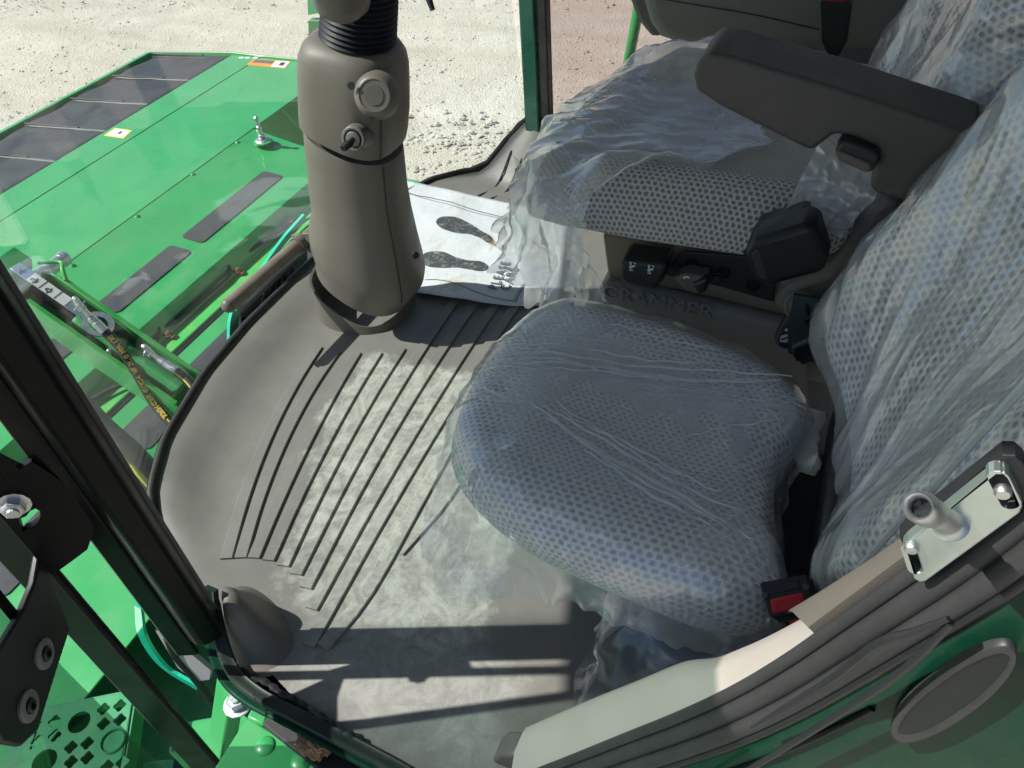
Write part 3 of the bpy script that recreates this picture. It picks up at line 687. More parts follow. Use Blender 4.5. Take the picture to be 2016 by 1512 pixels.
# ------------------------------------------------------------------ chassis, step and brackets below the door
MGREEN = pm('frame_green_shaded', (.016, .16, .045), .5, var=.15, dust=.3)  # darker green: the shade over the frame is put into the colour
ch = thing('front_chassis', (-1.3, .6, -.9), 'green front frame of the machine seen below the cab door', 'chassis')
prism('frame_plate', [V((-2.4, -1.2, -.98)), V((-.4, -1.2, -.98)), V((-.4, 2.6, -.98)), V((-2.4, 2.6, -.98))], (0, 0, -.03), MGREEN, ch, .004)
prism('side_plate', [V((-1.10, .54, -.97)), V((-.45, .54, -.97)), V((-.45, .54, -.30)), V((-1.00, .54, -.30))], (0, .02, 0), MGREEN, ch, .004)
bA, bB = atz(340, 1424, -.45), atz(486, 1398, -.45)
dv = (bB - bA); nv = V((-dv.y, dv.x, 0)).normalized()
prism('cross_beam', [bA, bB + dv * .2, bB + dv * .2 - nv * .06, bA - nv * .06], (0, 0, -.09), GREEN, ch, .006)
pA, pB = atz(440, 1345, -.20), atz(415, 1512, -.42)
for s in (0,):
    d = (pB - pA); sd = d.cross(V((0, 0, 1))).normalized()
    prism('strut', [pA - sd * .03, pA + sd * .03, pB + d * .3 + sd * .03, pB + d * .3 - sd * .03], d.cross(sd).normalized() * .03, GREEN, ch, .005)
prism('lower_beam', [atz(280, 1500, -.6), atz(470, 1470, -.6), atz(470, 1500, -.6), atz(280, 1535, -.6)], (0, 0, -.08), DGREEN, ch, .006)
prism('bolt_plate', [atz(455, 1340, -.22), atz(505, 1395, -.22), atz(490, 1415, -.22), atz(440, 1365, -.22)], (0, 0, -.03), DGREEN, ch, .006)
hexbolt('bolt', atz(470, 1386, -.215), (0, 0, 1), .018, .02, ZINCY, ch)
# dimpled bracket
bk = thing('dimpled_bracket', atz(540, 1480, -.06), 'bright green bracket plate with two round dimples below the door sill', 'bracket')
bp = prism('plate', [atz(486, 1412, -.06), atz(664, 1517, -.06), atz(640, 1640, -.06), atz(378, 1580, -.06)], (0, 0, -.012), GREEN, bk, .003)
prism('tab', [atz(499, 1386, -.058), atz(530, 1400, -.058), atz(519, 1430, -.058), atz(484, 1413, -.058)], (0, 0, -.010), GREEN, bk, .004)
for px, py in ((522, 1469), (592, 1500), (545, 1535)):
    lathe('dimple', [(.016, -.001), (.0145, .002), (.012, .0035), (.006, .005), (0, .0053)], atz(px, py, -.06), (0, 0, 1), GREEN, bk, 18, smooth=80)
# perforated step
sz = -.36
S0, S1, S2 = atz(72, 1400, sz), atz(264, 1362, sz), atz(276, 1520, sz)
ux = (S1 - S0).normalized(); uy = V((ux.y, -ux.x, 0)); uy = uy if (S2 - S1).dot(uy) > 0 else -uy
def sloc(px, py): p = atz(px, py, sz) - S0; return (p.dot(ux), p.dot(uy))
def lobes(c, r): return [(c[0] + r * (1 + .17 * math.cos(4 * a)) * math.cos(a), c[1] + r * (1 + .17 * math.cos(4 * a)) * math.sin(a)) for a in [2 * math.pi * k / 20 for k in range(20)]]
WX = (S1 - S0).length
rim = [(-.03, 0), (WX, 0), (WX + .01, .60), (-.03, .60)]
hol = [circ(*sloc(157, 1423), .0215, 18), circ(*sloc(89, 1500), .023, 18)]
for px, py in ((205, 1397), (237, 1390), (205, 1426), (237, 1418), (75, 1432), (109, 1421), (75, 1461), (109, 1449), (141, 1472), (173, 1464), (141, 1501), (173, 1493), (242, 1502), (212, 1510)):
    hol.append(lobes(sloc(px, py), .0112))
stp = thing('boarding_step', S0, 'perforated green boarding step seen through the open door glass', 'step')
tr = plate('tread', [rim] + hol, .006, S0, ux, uy, TREAD, stp)
n_ = ux.cross(uy); n_ = V((0, 0, 1))
lathe('pressed_ring', [(.021, 0), (.0245, .003), (.022, .005), (.020, .003), (.020, 0)], S0 + ux * sloc(224, 1461)[0] + uy * sloc(224, 1461)[1] + V((0, 0, .002)), (0, 0, 1), TREAD, stp, 20, smooth=60)
prism('tread_edge', [S0 + ux * WX, S0 + ux * (WX + .006), S0 + ux * (WX + .016) + uy * .6, S0 + ux * (WX + .010) + uy * .6], (0, 0, -.05), TREAD, stp)
prism('front_edge', [S0 - ux * .03, S0 + ux * WX, S0 + ux * WX - uy * .006, S0 - ux * .03 - uy * .006], (0, 0, -.05), TREAD, stp)
# far handrail
hr = thing('handrail', aty(1250, 60, 2.6), 'green tubular handrail outside the far side window', 'handrail')
tube('rail', [aty(1230, 160, 2.6), aty(1246, 75, 2.6), aty(1256, 20, 2.62), aty(1262, -40, 2.62)], .018, GREEN, hr, 12)
tube('rail_foot', [aty(1230, 160, 2.6), aty(1215, 235, 2.6), aty(1190, 330, 2.6)], .018, GREEN, hr, 12)
# ------------------------------------------------------------------ the cab shell
cab = thing('harvester_cab', (-.3, 1.15, 0), 'open harvester cab with taupe ribbed floor mat, curved windshield and black front pillar', 'cab')
EDGE = [(.280, -.10), (.284, -.30), (.286, -.385), (.305, -.53), (.345, -.64), (.385, -.745), (.42, -.835), (.46, -.925), (.53, -1.000), (.65, -1.068), (.83, -1.118), (1.0, -1.134), (1.18, -1.132), (1.45, -1.122), (1.65, -1.10), (1.76, -1.06), (1.83, -.99), (1.88, -.90), (1.92, -.80), (1.96, -.70)]
def xf(y):
    if y <= EDGE[0][0]: return EDGE[0][1]
    for (a, b), (c, d) in zip(EDGE, EDGE[1:]):
        if y <= c: t = (y - a) / (c - a); return b + (d - b) * t
    return EDGE[-1][1]
def hmat(x, y):
    d = x - xf(y)
    k = sstep(.42, .58, y) * (1 - sstep(1.35, 1.7, y))
    h = .034 * (1 - sstep(0, .13, d)) * k
    h += .15 * (1 - sstep(.01, .16, math.hypot((x + .79) * .8, y - 1.93)))
    h += .015 * (1 - sstep(.0, .10, abs(math.hypot(x + .94, y - 1.2) - .10))) * 0
    h += .05 * sstep(-.10, .25, x) * 0
    return h
def mat():
    ys = [.280, .2815, .283, .285, .288, .295] + [.305 + .015 * i for i in range(112)]; us = [0, .01, .02, .035, .05, .07, .09, .11, .14, .17, .2, .25, .3, .4, .5, .6, .7, .8, .9, 1]
    g = []
    for y in ys:
        a = xf(y); g.append([V((a + (.9 - a) * u, y, hmat(a + (.9 - a) * u, y))) for u in us])
    return sheet('floor_mat', g, MATF, cab, th=0)
fm = mat()
RIBS = [  # right-hand edges, near end first (sight-line pixels on the floor)
 [(456, 1096), (493, 975), (531, 867), (597, 738), (635, 681)], [(485, 1095), (522, 975), (569, 856), (625, 759), (669, 690)],
 [(511, 1097), (561, 975), (604, 884), (660, 783), (710, 692)], [(540, 1102), (595, 975), (646, 877), (700, 780), (752, 692)],
 [(568, 1113), (633, 975), (700, 847), (799, 684)], [(593, 1130), (670, 975), (700, 923), (853, 663), (905, 590), (960, 515)],
 [(611, 1157), (709, 975), (893, 663), (945, 595), (1000, 520)], [(623, 1199), (750, 975), (938, 663), (985, 600), (1040, 520)],
 [(616, 1271), (793, 975), (976, 663), (1020, 605), (1080, 525)], [(645, 1279), (736, 1163), (841, 975), (940, 800), (1060, 610)], [(793, 1090), (890, 975), (960, 850), (1090, 640)]]
import numpy as np
for i, pts in enumerate(RIBS):
    W = [atz(px, py, .007) for px, py in pts]
    if i < 9:
        cf = np.polyfit([p.y for p in W], [p.x for p in W], 2); ya, yb = W[0].y, W[-1].y
        W = [V((float(np.polyval(cf, ya + (yb - ya) * k / 5)), ya + (yb - ya) * k / 5, .007)) for k in range(6)]
    C_ = resamp(cr(W, 8) if i != 9 else cr(W, 3), 40); L = []; Rr = []
    for k, p in enumerate(C_):
        t = (C_[min(k + 1, 39)] - C_[max(k - 1, 0)]).normalized(); nl = V((-t.y, t.x, 0)); nl = nl if nl.x < 0 else -nl
        w = .0225 if i < 9 else (.024 if i == 9 else .006)
        h = hmat(p.x, p.y); Rr.append(V((p.x, p.y, h))); q = p + nl * w; L.append(V((q.x, q.y, hmat(q.x, q.y))))
    rg = []
    for k in range(40):
        a, b = L[k], Rr[k]; d = (b - a); e = d * .06
        hh = .0052 * (1 if 0 < k < 39 else .9); z = V((0, 0, hh)); lo = V((0, 0, -.003))
        rg.append([a + lo, a + z * .75, a + e + z, b - e + z, b + z * .75, b + lo])
    loft('rib', rg, MATF, fm, smooth=30)
# far half: two grooves that show beside the paper
for pts in ([(915, 402), (945, 385), (978, 366), (1010, 345)], [(935, 412), (965, 393), (998, 376), (1030, 355)]):
    tube('groove_lip', [V((p.x, p.y, hmat(p.x, p.y) + .0015)) for p in [atz(a, b, hmat(atz(a, b, .05).x, atz(a, b, .05).y)) for a, b in pts]], .0025, BLACKM, fm, 6)
# raised moulding that carries the foot of the front pillar
bs = [atz(a, b, 0) for a, b in ((446, 1292), (500, 1330), (556, 1318), (588, 1268), (556, 1196), (496, 1150), (446, 1158), (432, 1222))]
tp = [atz(a, b, .088) for a, b in ((438, 1188), (449, 1190), (462, 1184), (468, 1172), (462, 1160), (450, 1152), (438, 1154), (434, 1170))]
bs = resamp(cr(bs, 6, True), 40, True); tp = resamp(cr(tp, 6, True), 40, True)
rg = []
for s in (0, .1, .25, .4, .55, .7, .82, .92, 1.0):
    e = s ** .62; rg.append([V((a.x + (b.x - a.x) * e, a.y + (b.y - a.y) * e, -.004 + .092 * (s if s < .8 else .8 + (s - .8) * .75))) for a, b in zip(bs, tp)])
tc = sum(tp, V()) / 40; rg.append([p.lerp(tc, .5) + V((0, 0, .003)) for p in rg[-1]]); 
loft('pillar_boot', rg, TAUPE, cab, smooth=70)
# windshield with seal
ey = [.415 + .0125 * i for i in range(121)]
def edgept(y, off, z): 
    a = xf(y); t = V((xf(y + .01) - xf(y - .01), .02, 0)).normalized(); n = V((-t.y, t.x, 0)); n = n if n.dot(V((a + .3, y - 1.15, 0))) > 0 else -n
    return V((a, y, 0)) + n * off + V((0, 0, z))
W0 = [V((-.728, .338, 0)), V((-.775, .372, 0))] + [edgept(y, .020, 0) for y in ey]
wn = sheet('windshield', [[p + V((-.10 * (z / 1.5) if z > 0 else 0, 0, z)) for z in (-.22, -.02, .3, .7, 1.1, 1.47)] for p in W0], GLASS, cab, th=.006)
tube('windshield_seal', [edgept(y, .010, hmat(xf(y), y) + .004) for y in ey[::2]], .0085, RUBBER, cab, 8, smooth=False)
sheet('frit_band', [[edgept(y, .016, hmat(xf(y), y) + .010), edgept(y, .0165, hmat(xf(y), y) - .06)] for y in ey], BLACKP, wn, th=.001)
# teal edge of the lower glass and the dark cowl in front of the column
XG = -1.175
def gp(px, py, x=XG): return atx(px, py, x)
prism('cowl', [gp(474, 612), gp(540, 545), gp(606, 490), gp(612, 578), gp(560, 630), gp(486, 716)], (-.02, 0, 0), pm('cowl_dark', (.010, .016, .013), .35, var=.2), cab, .004)
for k in range(6):
    a = k / 6; p0 = gp(505 + 88 * a, 640 - 85 * a, XG + .004); p1 = gp(520 + 70 * a, 578 - 62 * a, XG + .004)
    tube('cowl_slat', [p0, p1], .004, BLACKM, cab, 6)
def ribbon(name, pts, w0, w1, mat, par, vec=(-.008, 0, 0)):
    P = resamp(cr(pts, 8), 24); A = []; B = []
    for k, p in enumerate(P):
        t = (P[min(k + 1, 23)] - P[max(k - 1, 0)]).normalized(); n = V(vec).cross(t).normalized(); w = w0 + (w1 - w0) * k / 23; A.append(p + n * w / 2); B.append(p - n * w / 2)
    return prism(name, A + B[::-1], vec, mat, par)
ribbon('glass_edge', [gp(470, 725, -1.17), gp(462, 680, -1.17), gp(461, 640, -1.17), gp(466, 612, -1.17)], .032, .026, TEAL, wn)
ribbon('glass_edge', [gp(466, 612, -1.18), gp(510, 545, -1.18), gp(560, 475, -1.18), gp(602, 428, -1.18)], .010, .018, TEAL, wn)
gq = lambda px, py: aty(px, py, .46)
ribbon('glass_edge', [gq(276, 1190), gq(285, 1250), gq(325, 1308), gq(392, 1350)], .016, .034, TEAL, wn, (0, -.008, 0))
prism('cowl_bracket', [gq(305, 1240), gq(345, 1262), gq(415, 1320), gq(412, 1338), gq(385, 1342), gq(350, 1315)], (0, .01, 0), pm('torn_foam_grey', (.28, .27, .29), .8, bump=.6, bscale=60), wn)
tube('glass_clip', [gq(330, 1255), gq(345, 1290), gq(375, 1325), gq(405, 1362), gq(425, 1390)], .010, RUBBER, wn, 8)
# near front pillar
def vprism(name, xy, z0, z1, mat, par, bevel=.004): return prism(name, [V((x, y, z0)) for x, y in xy], (0, 0, z1 - z0), mat, par, bevel)
def pol(az, r): return (r * math.cos(R(az)), r * math.sin(R(az)))
pl = vprism('front_pillar', [pol(152.9, .785), pol(153.1, .815), pol(156.5, .825), pol(156.7, .795), pol(156.1, .768), pol(153.6, .762)], .06, 1.5, BLACKP, cab, .006)
vprism('pillar_trim', [(-.726, .312), (-.758, .2985), (-.762, .3065), (-.730, .320)], .02, 1.5, BLACKP, pl, .004)
vprism('pillar_seal', [pol(152.5, .792), pol(153.0, .782), pol(153.1, .80), pol(152.6, .805)], .12, 1.5, RUBBER, pl, .003)
SEALB = pm('sill_seal_black', (.010, .020, .015), .35, var=.3, dust=.08)
# sill seal along the front part of the door opening, torn sealant beside it
sl = [(424, 1150, .10), (430, 1195, .06), (446, 1262, .03), (470, 1318, .012), (520, 1362, .006), (600, 1404, .004), (690, 1452, .004), (780, 1500, .004), (880, 1560, .004)]
def band(name, pts, w, h, mat, par):
    P = resamp(cr(pts, 8), 60); rg = []
    for k, p in enumerate(P):
        t = (P[min(59, k + 1)] - P[max(0, k - 1)]).normalized(); n = t.cross(V((0, 0, 1))).normalized(); u = n.cross(t)
        rg.append([p + n * a * w / 2 + u * b * h for a, b in ((-1, -.4), (-1, .25), (-.8, .5), (-.25, .34), (.1, .5), (.75, .42), (1, .1), (1, -.4))])
    return loft(name, rg, mat, par, smooth=40)
band('sill_seal', [atz(a - 8, b + 8, z + .003) for a, b, z in sl], .021, .009, SEALB, cab)
band('sill_lip', [atz(a - 27, b + 20, z - .010) for a, b, z in sl[1:]], .016, .006, DGREEN, cab)
tube('sealant_bead', [atz(a + 3 + rnd.uniform(-3, 3), b + rnd.uniform(-3, 3), .006 + rnd.uniform(-.002, .004)) for a, b in [(470 + 22 * k, 1316 + 13.4 * k - 4 * math.sin(k * .3)) for k in range(12)]], lambda s: .003 + .003 * abs(math.sin(s * 40)), BLACKM, cab, 6)
prism('sill_plate', [V((-.80, .36, -.02)), V((-.55, .29, -.02)), V((-.38, .268, -.02)), V((.1, .26, -.02)), V((.1, .30, -.02)), V((-.38, .31, -.02)), V((-.60, .36, -.02)), V((-.78, .43, -.02))], (0, 0, -.10), BLACKP, cab, .006)
prism('sill_gap', [atz(540, 1392, -.045), atz(700, 1470, -.045), atz(860, 1560, -.045), atz(780, 1640, -.045), atz(515, 1425, -.045)], (0, 0, -.02), RUBBER, cab, .003)
# far post, side window, walls, roof
fx = lambda px, py: aty(px, py, 1.9).x
vprism('far_post', [(-.815, 1.89), (-.772, 1.89), (-.772, 1.94), (-.815, 1.94)], .12, 1.5, pm('post_dark_green', (.010, .10, .062), .3, coat=.4), cab, .005)
vprism('window_seal', [(-.768, 1.895), (-.742, 1.895), (-.742, 1.93), (-.768, 1.93)], .12, 1.5, RUBBER, cab, .004)
prism('side_window', [V((-.742, 1.915, .05)), V((.9, 1.915, .05)), V((.9, 1.915, 1.48)), V((-.742, 1.915, 1.48))], (0, .005, 0), GLASS_T, cab)
prism('side_wall', [V((-.78, 1.93, -.15)), V((.95, 1.93, -.15)), V((.95, 1.93, .14)), V((-.78, 1.93, .14))], (0, .04, 0), TAUPE_D, cab, .006)
prism('rear_wall', [V((.92, .3, -.1)), V((.92, 1.95, -.1)), V((.92, 1.95, 1.5)), V((.92, .3, 1.5))], (.04, 0, 0), GREYC, cab, .006)
prism('roof', [V((-1.585, .25, 1.50)), V((-1.53, .05, 1.50)), V((-1.49, -.07, 1.50)), V((-1.36, -.055, 1.50)), V((-.90, .012, 1.50)), V((-.66, .05, 1.50)), V((1.0, .062, 1.50)), V((1.0, 2.3, 1.50)), V((-1.40, 2.3, 1.50)), V((-1.44, 1.9, 1.50)), V((-1.43, .55, 1.50)), V((-1.61, .36, 1.50))], (0, 0, .10), pm('roof_liner', (.36, .36, .35), .8), cab, .01)
# opened door: glass, edge strip and hinge
D0 = V((-.80, .250, 0)); dd = V((.49, -.87, 0)).normalized(); dn = V((.87, .49, 0)).normalized()
dp = lambda px, py: atp(px, py, D0, dn)
door = bpy.data.objects.new('door', None); put(door, cab, D0)
prism('door_glass', [D0 + dd * .075 + V((0, 0, -.55)), D0 + dd * .80 + V((0, 0, -.55)), D0 + dd * .80 + V((0, 0, 1.29)), D0 + V((0, 0, 1.29)), D0 + dd * .004 + V((0, 0, .9)), D0 + dd * .028 + V((0, 0, .68)), D0 + dd * .062 + V((0, 0, .38)), D0 + dd * .075 + V((0, 0, .2))], dn * -.005, GLASS_D, door)
vprism('edge_strip', [(-.7905, .2565), (-.845, .2345), (-.849, .2440), (-.7945, .2660)], -.55, 1.38, BLACKP, door, .003)
vprism('edge_seal', [pol(162.1, .833), pol(162.4, .830), pol(162.4, .840), pol(162.15, .840)], -.55, 1.38, RUBBER, door, .001)
prism('glass_border', [D0 + dd * s + V((0, 0, z)) for s, z in ((.004, .9), (.028, .68), (.062, .38), (.068, .30), (.083, .30), (.077, .38), (.043, .68), (.019, .9))], dn * .0012, BLACKP, door)
hp = prism('hinge_plate', [dp(64, 1080), dp(124, 1240), dp(92, 1335), dp(60, 1440), dp(25, 1472), dp(-12, 1465), dp(-40, 1420), dp(-30, 1300), dp(28, 1205), dp(52, 1150)], dn * .010, BLACKM, door, .003)
for px, py in ((68, 1290), (36, 1393)):
    p = dp(px, py) + dn * .010
    lathe('hinge_washer', [(0, 0), (.0185, 0), (.0185, .003), (.017, .004), (.0095, .004), (.009, .001)], p, dn, pm('washer_grey', (.20, .20, .185), .5, metal=.3), door, 24)
    lathe('hinge_bolt', [(.0085, 0), (.0085, .006), (.0065, .0075), (.0048, .0075), (.0045, .003), (0, .003)], p, dn, DSTEEL, door, 14)
# row of printed dots along the hinge plate
for k in range(16):
    p = dp(128 - 4.6 * k, 1255 + 14.5 * k) + dn * .001
    for j in range(3): plate('frit_dot', [circ(0, 0, .0022 - .0005 * j, 6)], .0008, p + dd * (-.006 * j), dd, V((0, 0, 1)), BLACKM, door)
# hinge bracket with cut-out and nut
b0, b1 = V((*pol(156.6, .80), 0)), V((*pol(162.4, .838), 0)); bd = (b1 - b0).normalized(); bn = bd.cross(V((0, 0, 1))).normalized()
bq = lambda px, py: (lambda p: ((p - b0).dot(bd), p.z))(atp(px, py, b0, bn))
br = plate('hinge_bracket', [[bq(62, 902), bq(150, 960), bq(186, 1036), bq(172, 1076), bq(140, 1100), bq(102, 1127), bq(-45, 950), bq(-60, 880), bq(0, 898), bq(40, 918)],
     [bq(38, 1016), bq(52, 1010), bq(60, 1000), bq(70, 995), bq(79, 1000), bq(80, 1010), bq(75, 1022), bq(62, 1032), bq(50, 1037), bq(46, 1043)]], .010, b0, bd, (0, 0, 1), BLACKP, cab)
pn = atp(28, 985, b0, bn); s_ = 1 if (CAM - pn).dot(bn) > 0 else -1
hexbolt('hinge_nut', pn + bn * s_ * .005, bn * s_, .0125, .014, STEEL, br)
# rear half of the door opening: trim, ribbed seal and outer side panel
SOFF = 14
SL = [(1015, 1545), (1130, 1505), (1240, 1465), (1350, 1425), (1460, 1378), (1570, 1318), (1690, 1240), (1800, 1168), (1900, 1100), (2016, 1010), (2100, 930)]
S_ = resamp(cr([aty(a, b + SOFF, .285) for a, b in SL], 6), 60)
def sealpts(dz, dy, dx=0): return [p + V((dx, dy, dz)) for p in S_]
tube('door_seal', S_, .0080, SEALR, cab, 12, smooth=False)
tube('door_seal', sealpts(-.0055, -.0100, .007), .0066, SEALR, cab, 12, smooth=False)
tube('seal_flange', sealpts(.008, .005, -.008), .005, SEALR, cab, 8, smooth=False)
IN = [(1036, 1432, .07), (1100, 1404, .12), (1175, 1372, .18), (1260, 1338, .225), (1345, 1303, .265), (1400, 1296, .30), (1430, 1288, .32), (1520, 1250, .365), (1610, 1204, .42), (1700, 1152, .48), (1790, 1100, .54), (1900, 1030, .60)]
I_ = resamp(cr([aty(a, b, .345) for a, b, z in IN], 6), 60)
Sx = sealpts(.009, .004, -.009)
rg = []
for k in range(60):
    o_, i_ = Sx[k], I_[k]; m_ = o_.lerp(i_, .5) + V((-.004, 0, .007)); m2 = o_.lerp(i_, .85) + V((-.002, 0, .005))
    rg.append([o_ + V((.02, 0, -.02)), o_, m_, m2, i_, i_ + V((.012, .012, -.012)), i_ + V((.05, .02, -.08)), i_ + V((.14, .03, -.2))])
tm = loft('pillar_trim_panel', rg, BEIGE, cab, smooth=50, closed=False)
t0, t1 = I_[42], I_[50]
loft('trim_end_cap', [[V(p) + V((-.006, .006, .004)) for p in rg[k]] for k in (43, 44, 46, 49, 52, 55)], TAUPE, cab, smooth=85, closed=False)
prism('trim_foot', [aty(a, b, .375) for a, b in ((978, 1600), (984, 1470), (990, 1448), (1002, 1438), (1030, 1438), (1040, 1446), (1046, 1600))], (0, -.035, 0), TAUPE_D, cab, .007, 3)
# outer side panel, seen at a slant below the seal
tube('seal_gap', sealpts(-.0105, -.0145, .012), .0035, BLACKM, cab, 8, smooth=False)
P_ = sealpts(-.0125, -.0160, .014)
rg = []
for k in range(0, 60, 2):
    p = P_[k]; rg.append([p + V((.012, .02, .01)), p, p + V((.006, -.004, -.010)), p + V((.02, -.006, -.05)), V((p.x + .06, .2525, p.z - .15)), V((p.x + .2, .250, p.z - .45)), V((p.x + .4, .255, p.z - .9))])
sp_ = loft('side_panel', rg, DGREEN, cab, smooth=60, closed=False)
tube('panel_crease', [p + V((.008, -.0055, -.016)) for p in P_[4:46]], .0022, BLACKP, sp_, 8, smooth=False)
YO = .2545
of = lambda dx, dy: aty(1878 + dx, 1366 + dy, YO)
ca, sa = math.cos(R(-35.5)), math.sin(R(-35.5))
def el(k, a, b): t = 2 * math.pi * k / 48; x = math.copysign(abs(math.cos(t)) ** .92, math.cos(t)) * a; y = math.sin(t) * b; return of(x * ca - y * sa, x * sa + y * ca)
loft('marker_rim', [[el(k, a, b) + V((0, o, 0)) for k in range(48)] for a, b, o in ((149, 50, .004), (149, 50, .0003), (146, 47, -.0010), (136, 38, -.0012), (130, 33, -.0004), (128, 31, .001))], pm('marker_rim_grey', (.022, .024, .025), .5, var=.1, dust=.1), sp_, smooth=50)
prism('marker_lens', [el(k, 129.5, 32.5) + V((0, -.0002, 0)) for k in range(48)], (0, .003, 0), pm('marker_lens_grey', (.010, .016, .013), .4, spec=.2), sp_)
tube('grab_moulding', [aty(1480, 1432, .256), aty(1560, 1384, .252), aty(1640, 1336, .249), aty(1690, 1296, .248), aty(1740, 1262, .248), aty(1800, 1244, .248), aty(1868, 1218, .248)], lambda s: .0008 + .0020 * math.sin(math.pi * min(1, s * .93)) ** .7, BLACKM, sp_, 10)
tube('panel_joint', [aty(1180, 1700, .249), aty(1330, 1600, .249), aty(1500, 1500, .249), aty(1700, 1375, .248), aty(1800, 1300, .248), aty(1872, 1226, .248)], .0022, BLACKM, sp_, 8)
# striker plate with stud on the rear pillar
K0 = aty(1895, 1030, .28); kx = (aty(1960, 925, .29) - aty(1790, 1080, .29)).normalized()
n_v = (CAM - K0).normalized(); ky = (aty(1808, 1128, .285) - aty(1788, 1080, .285)); ky = (ky - ky.dot(kx) * kx).normalized()
def kl(px, py): p = atp(px, py, K0, kx.cross(ky)) - K0; return (p.dot(kx), p.dot(ky))
rimk = [kl(*q) for q in ((1783, 1064), (1790, 1056), (1960, 921), (1975, 921), (1984, 930), (2008, 985), (2003, 997), (1822, 1131), (1812, 1133), (1803, 1128))]
sk = plate('striker_plate', [rimk, slot(*kl(1797, 1090), .024, .0075, math.atan2(kl(1803, 1110)[1] - kl(1790, 1070)[1], kl(1803, 1110)[0] - kl(1790, 1070)[0])), slot(*kl(1976, 955), .024, .0075, math.atan2(kl(1985, 972)[1] - kl(1968, 938)[1], kl(1985, 972)[0] - kl(1968, 938)[0]))], .006, K0, kx, ky, ZINCY, cab, .0008)
kn = kx.cross(ky); kn = kn if kn.dot(n_v) > 0 else -kn
SB = atp(1872, 1030, K0 + kn * .003, kn); ST = SB + (kn * .9 + (aty(1812, 990, .25) - aty(1872, 1030, .25)).normalized() * .42).normalized() * .0
ax_ = (atp(1808, 997, K0 + kn * .043, kn) - SB)
AL = ax_.length
lathe('striker_stud', [(0, 0), (.0082, 0), (.0088, .002), (.0088, .004), (.0066, .005), (.0060, .008), (.0060, .50 * AL), (.0055, .56 * AL), (.0055, .60 * AL), (.0064, .64 * AL), (.0070, .70 * AL), (.0071, .86 * AL), (.0069, .93 * AL), (.0064, .98 * AL), (.0055, 1.0 * AL), (.0046, .985 * AL), (.0040, .94 * AL), (.0038, .80 * AL)], SB, ax_, STEEL, sk, 24, smooth=60)
lathe('stud_socket', [(.0039, .80 * AL), (.0039, .90 * AL), (0, .86 * AL)], SB, ax_, DSTEEL, sk, 6)
for px, py in ((1795, 1072), (1974, 962)):
    p = atp(px, py, K0 + kn * .003, kn); lathe('striker_screw', [(0, 0), (.0036, 0), (.0036, .003), (.0028, .0042), (0, .0046)], p, kn, STEEL, sk, 14)
pb = K0 - kn * .008
plate('striker_backing', [[(x * 1.12, y * 1.35 + .004) for x, y in rimk]], .008, pb, kx, ky, BLACKM, cab, .001)
hexbolt('pillar_bolt', atp(1838, 1136, K0 - kn * .012, kn), kn, .006, .006, DSTEEL, cab)
prism('rear_pillar', [P_[k] + V((.03, .03, 0)) for k in range(36, 60, 3)] + [I_[59] + V((.10, .03, 0)), I_[44] + V((.12, .04, -.06))], (0, .03, 0), BLACKM, cab, .004)
prism('rear_post', [V((.185, .275, .74)), V((.25, .275, .70)), V((.25, .33, .70)), V((.185, .33, .74))], (.16, 0, .80), BLACKP, cab, .006)
# wiper tip hanging in front of the windshield
tube('wiper_arm', [aty(830, -60, 1.62), aty(842, -10, 1.60), aty(852, 20, 1.59)], lambda s: .011 - .005 * s, BLACKM, cab, 8)

# crumb of dried soil on the dark sill ledge
so_ = atz(622, 1466, -.03)
bm = bmesh.new(); bmesh.ops.create_icosphere(bm, subdivisions=4, radius=1)
vs = []
for v in bm.verts:
    d = 1 + .55 * noise.fractal(v.co * 1.9, .8, 2, 5); vs.append(so_ + V((v.co.x * .026 * d, v.co.y * .017 * d, max(-.012, v.co.z * .013 * d))))
o = add('soil_clod', vs, [tuple(q.index for q in f.verts) for f in bm.faces], SOIL, None); bm.free(); tag(o, 'crumbling clod of dry brown soil on the dark ledge below the sill', 'soil')
o = add('soil_crumb', [so_ + V((.045, .016, -.004)) + (v - so_) * .32 for v in vs], [tuple(p.vertices) for p in o.data.polygons], SOIL, None); tag(o, 'small brown crumb of soil right beside the larger clod', 'soil')
# ------------------------------------------------------------------ steering column
CYy = 1.15
sc = thing('steering_column', (-.94, 1.17, 0), 'taupe plastic steering column with black bellows and an ignition key', 'steering column')
XA, YA_ = V((1, 0, 0)), V((0, 1, 0))
def cring(px, py, w, tilt=18, k=.85, p=2.3, n=40, ysh=0.):
    w *= (.945 if py < 258 else 1.02 if py < 470 else 1.07); px -= (5 if py > 470 else 0); c = aty(px, py, CYy + ysh); dep = (c - CAM).dot(V((_rear[2], _lat[2], _up[2]))); r = w / 2 * dep / FPX
    a = R(tilt); u = V((math.cos(a), 0, -math.sin(a))); return ring(c, u, YA_, r, r * k, n, p)
# collar standing on the mat, its rim cut on a slant
cc = atz(722, 601, 0); rx, ry = .113, .107
low = ring((cc.x, cc.y, -.004), XA, YA_, rx, ry, 48, 2.4); hi = []; hi2 = []
for p in low:
    t = (p.x - cc.x) / rx; u_ = (p.y - cc.y) / ry; h = .028 + .074 * sstep(.75, -.95, t) - .012 * max(0, -u_) 
    hi.append(V((cc.x + (p.x - cc.x) * .965, cc.y + (p.y - cc.y) * .965, h))); hi2.append(V((cc.x + (p.x - cc.x) * .92, cc.y + (p.y - cc.y) * .92, h - .002)))
inn = [V((cc.x + (p.x - cc.x) * .90, cc.y + (p.y - cc.y) * .90, .0)) for p in low]
loft('base_collar', [low, [a.lerp(b, .5) for a, b in zip(low, hi)], hi, hi2, inn], TAUPE, sc, smooth=45, cap=False)
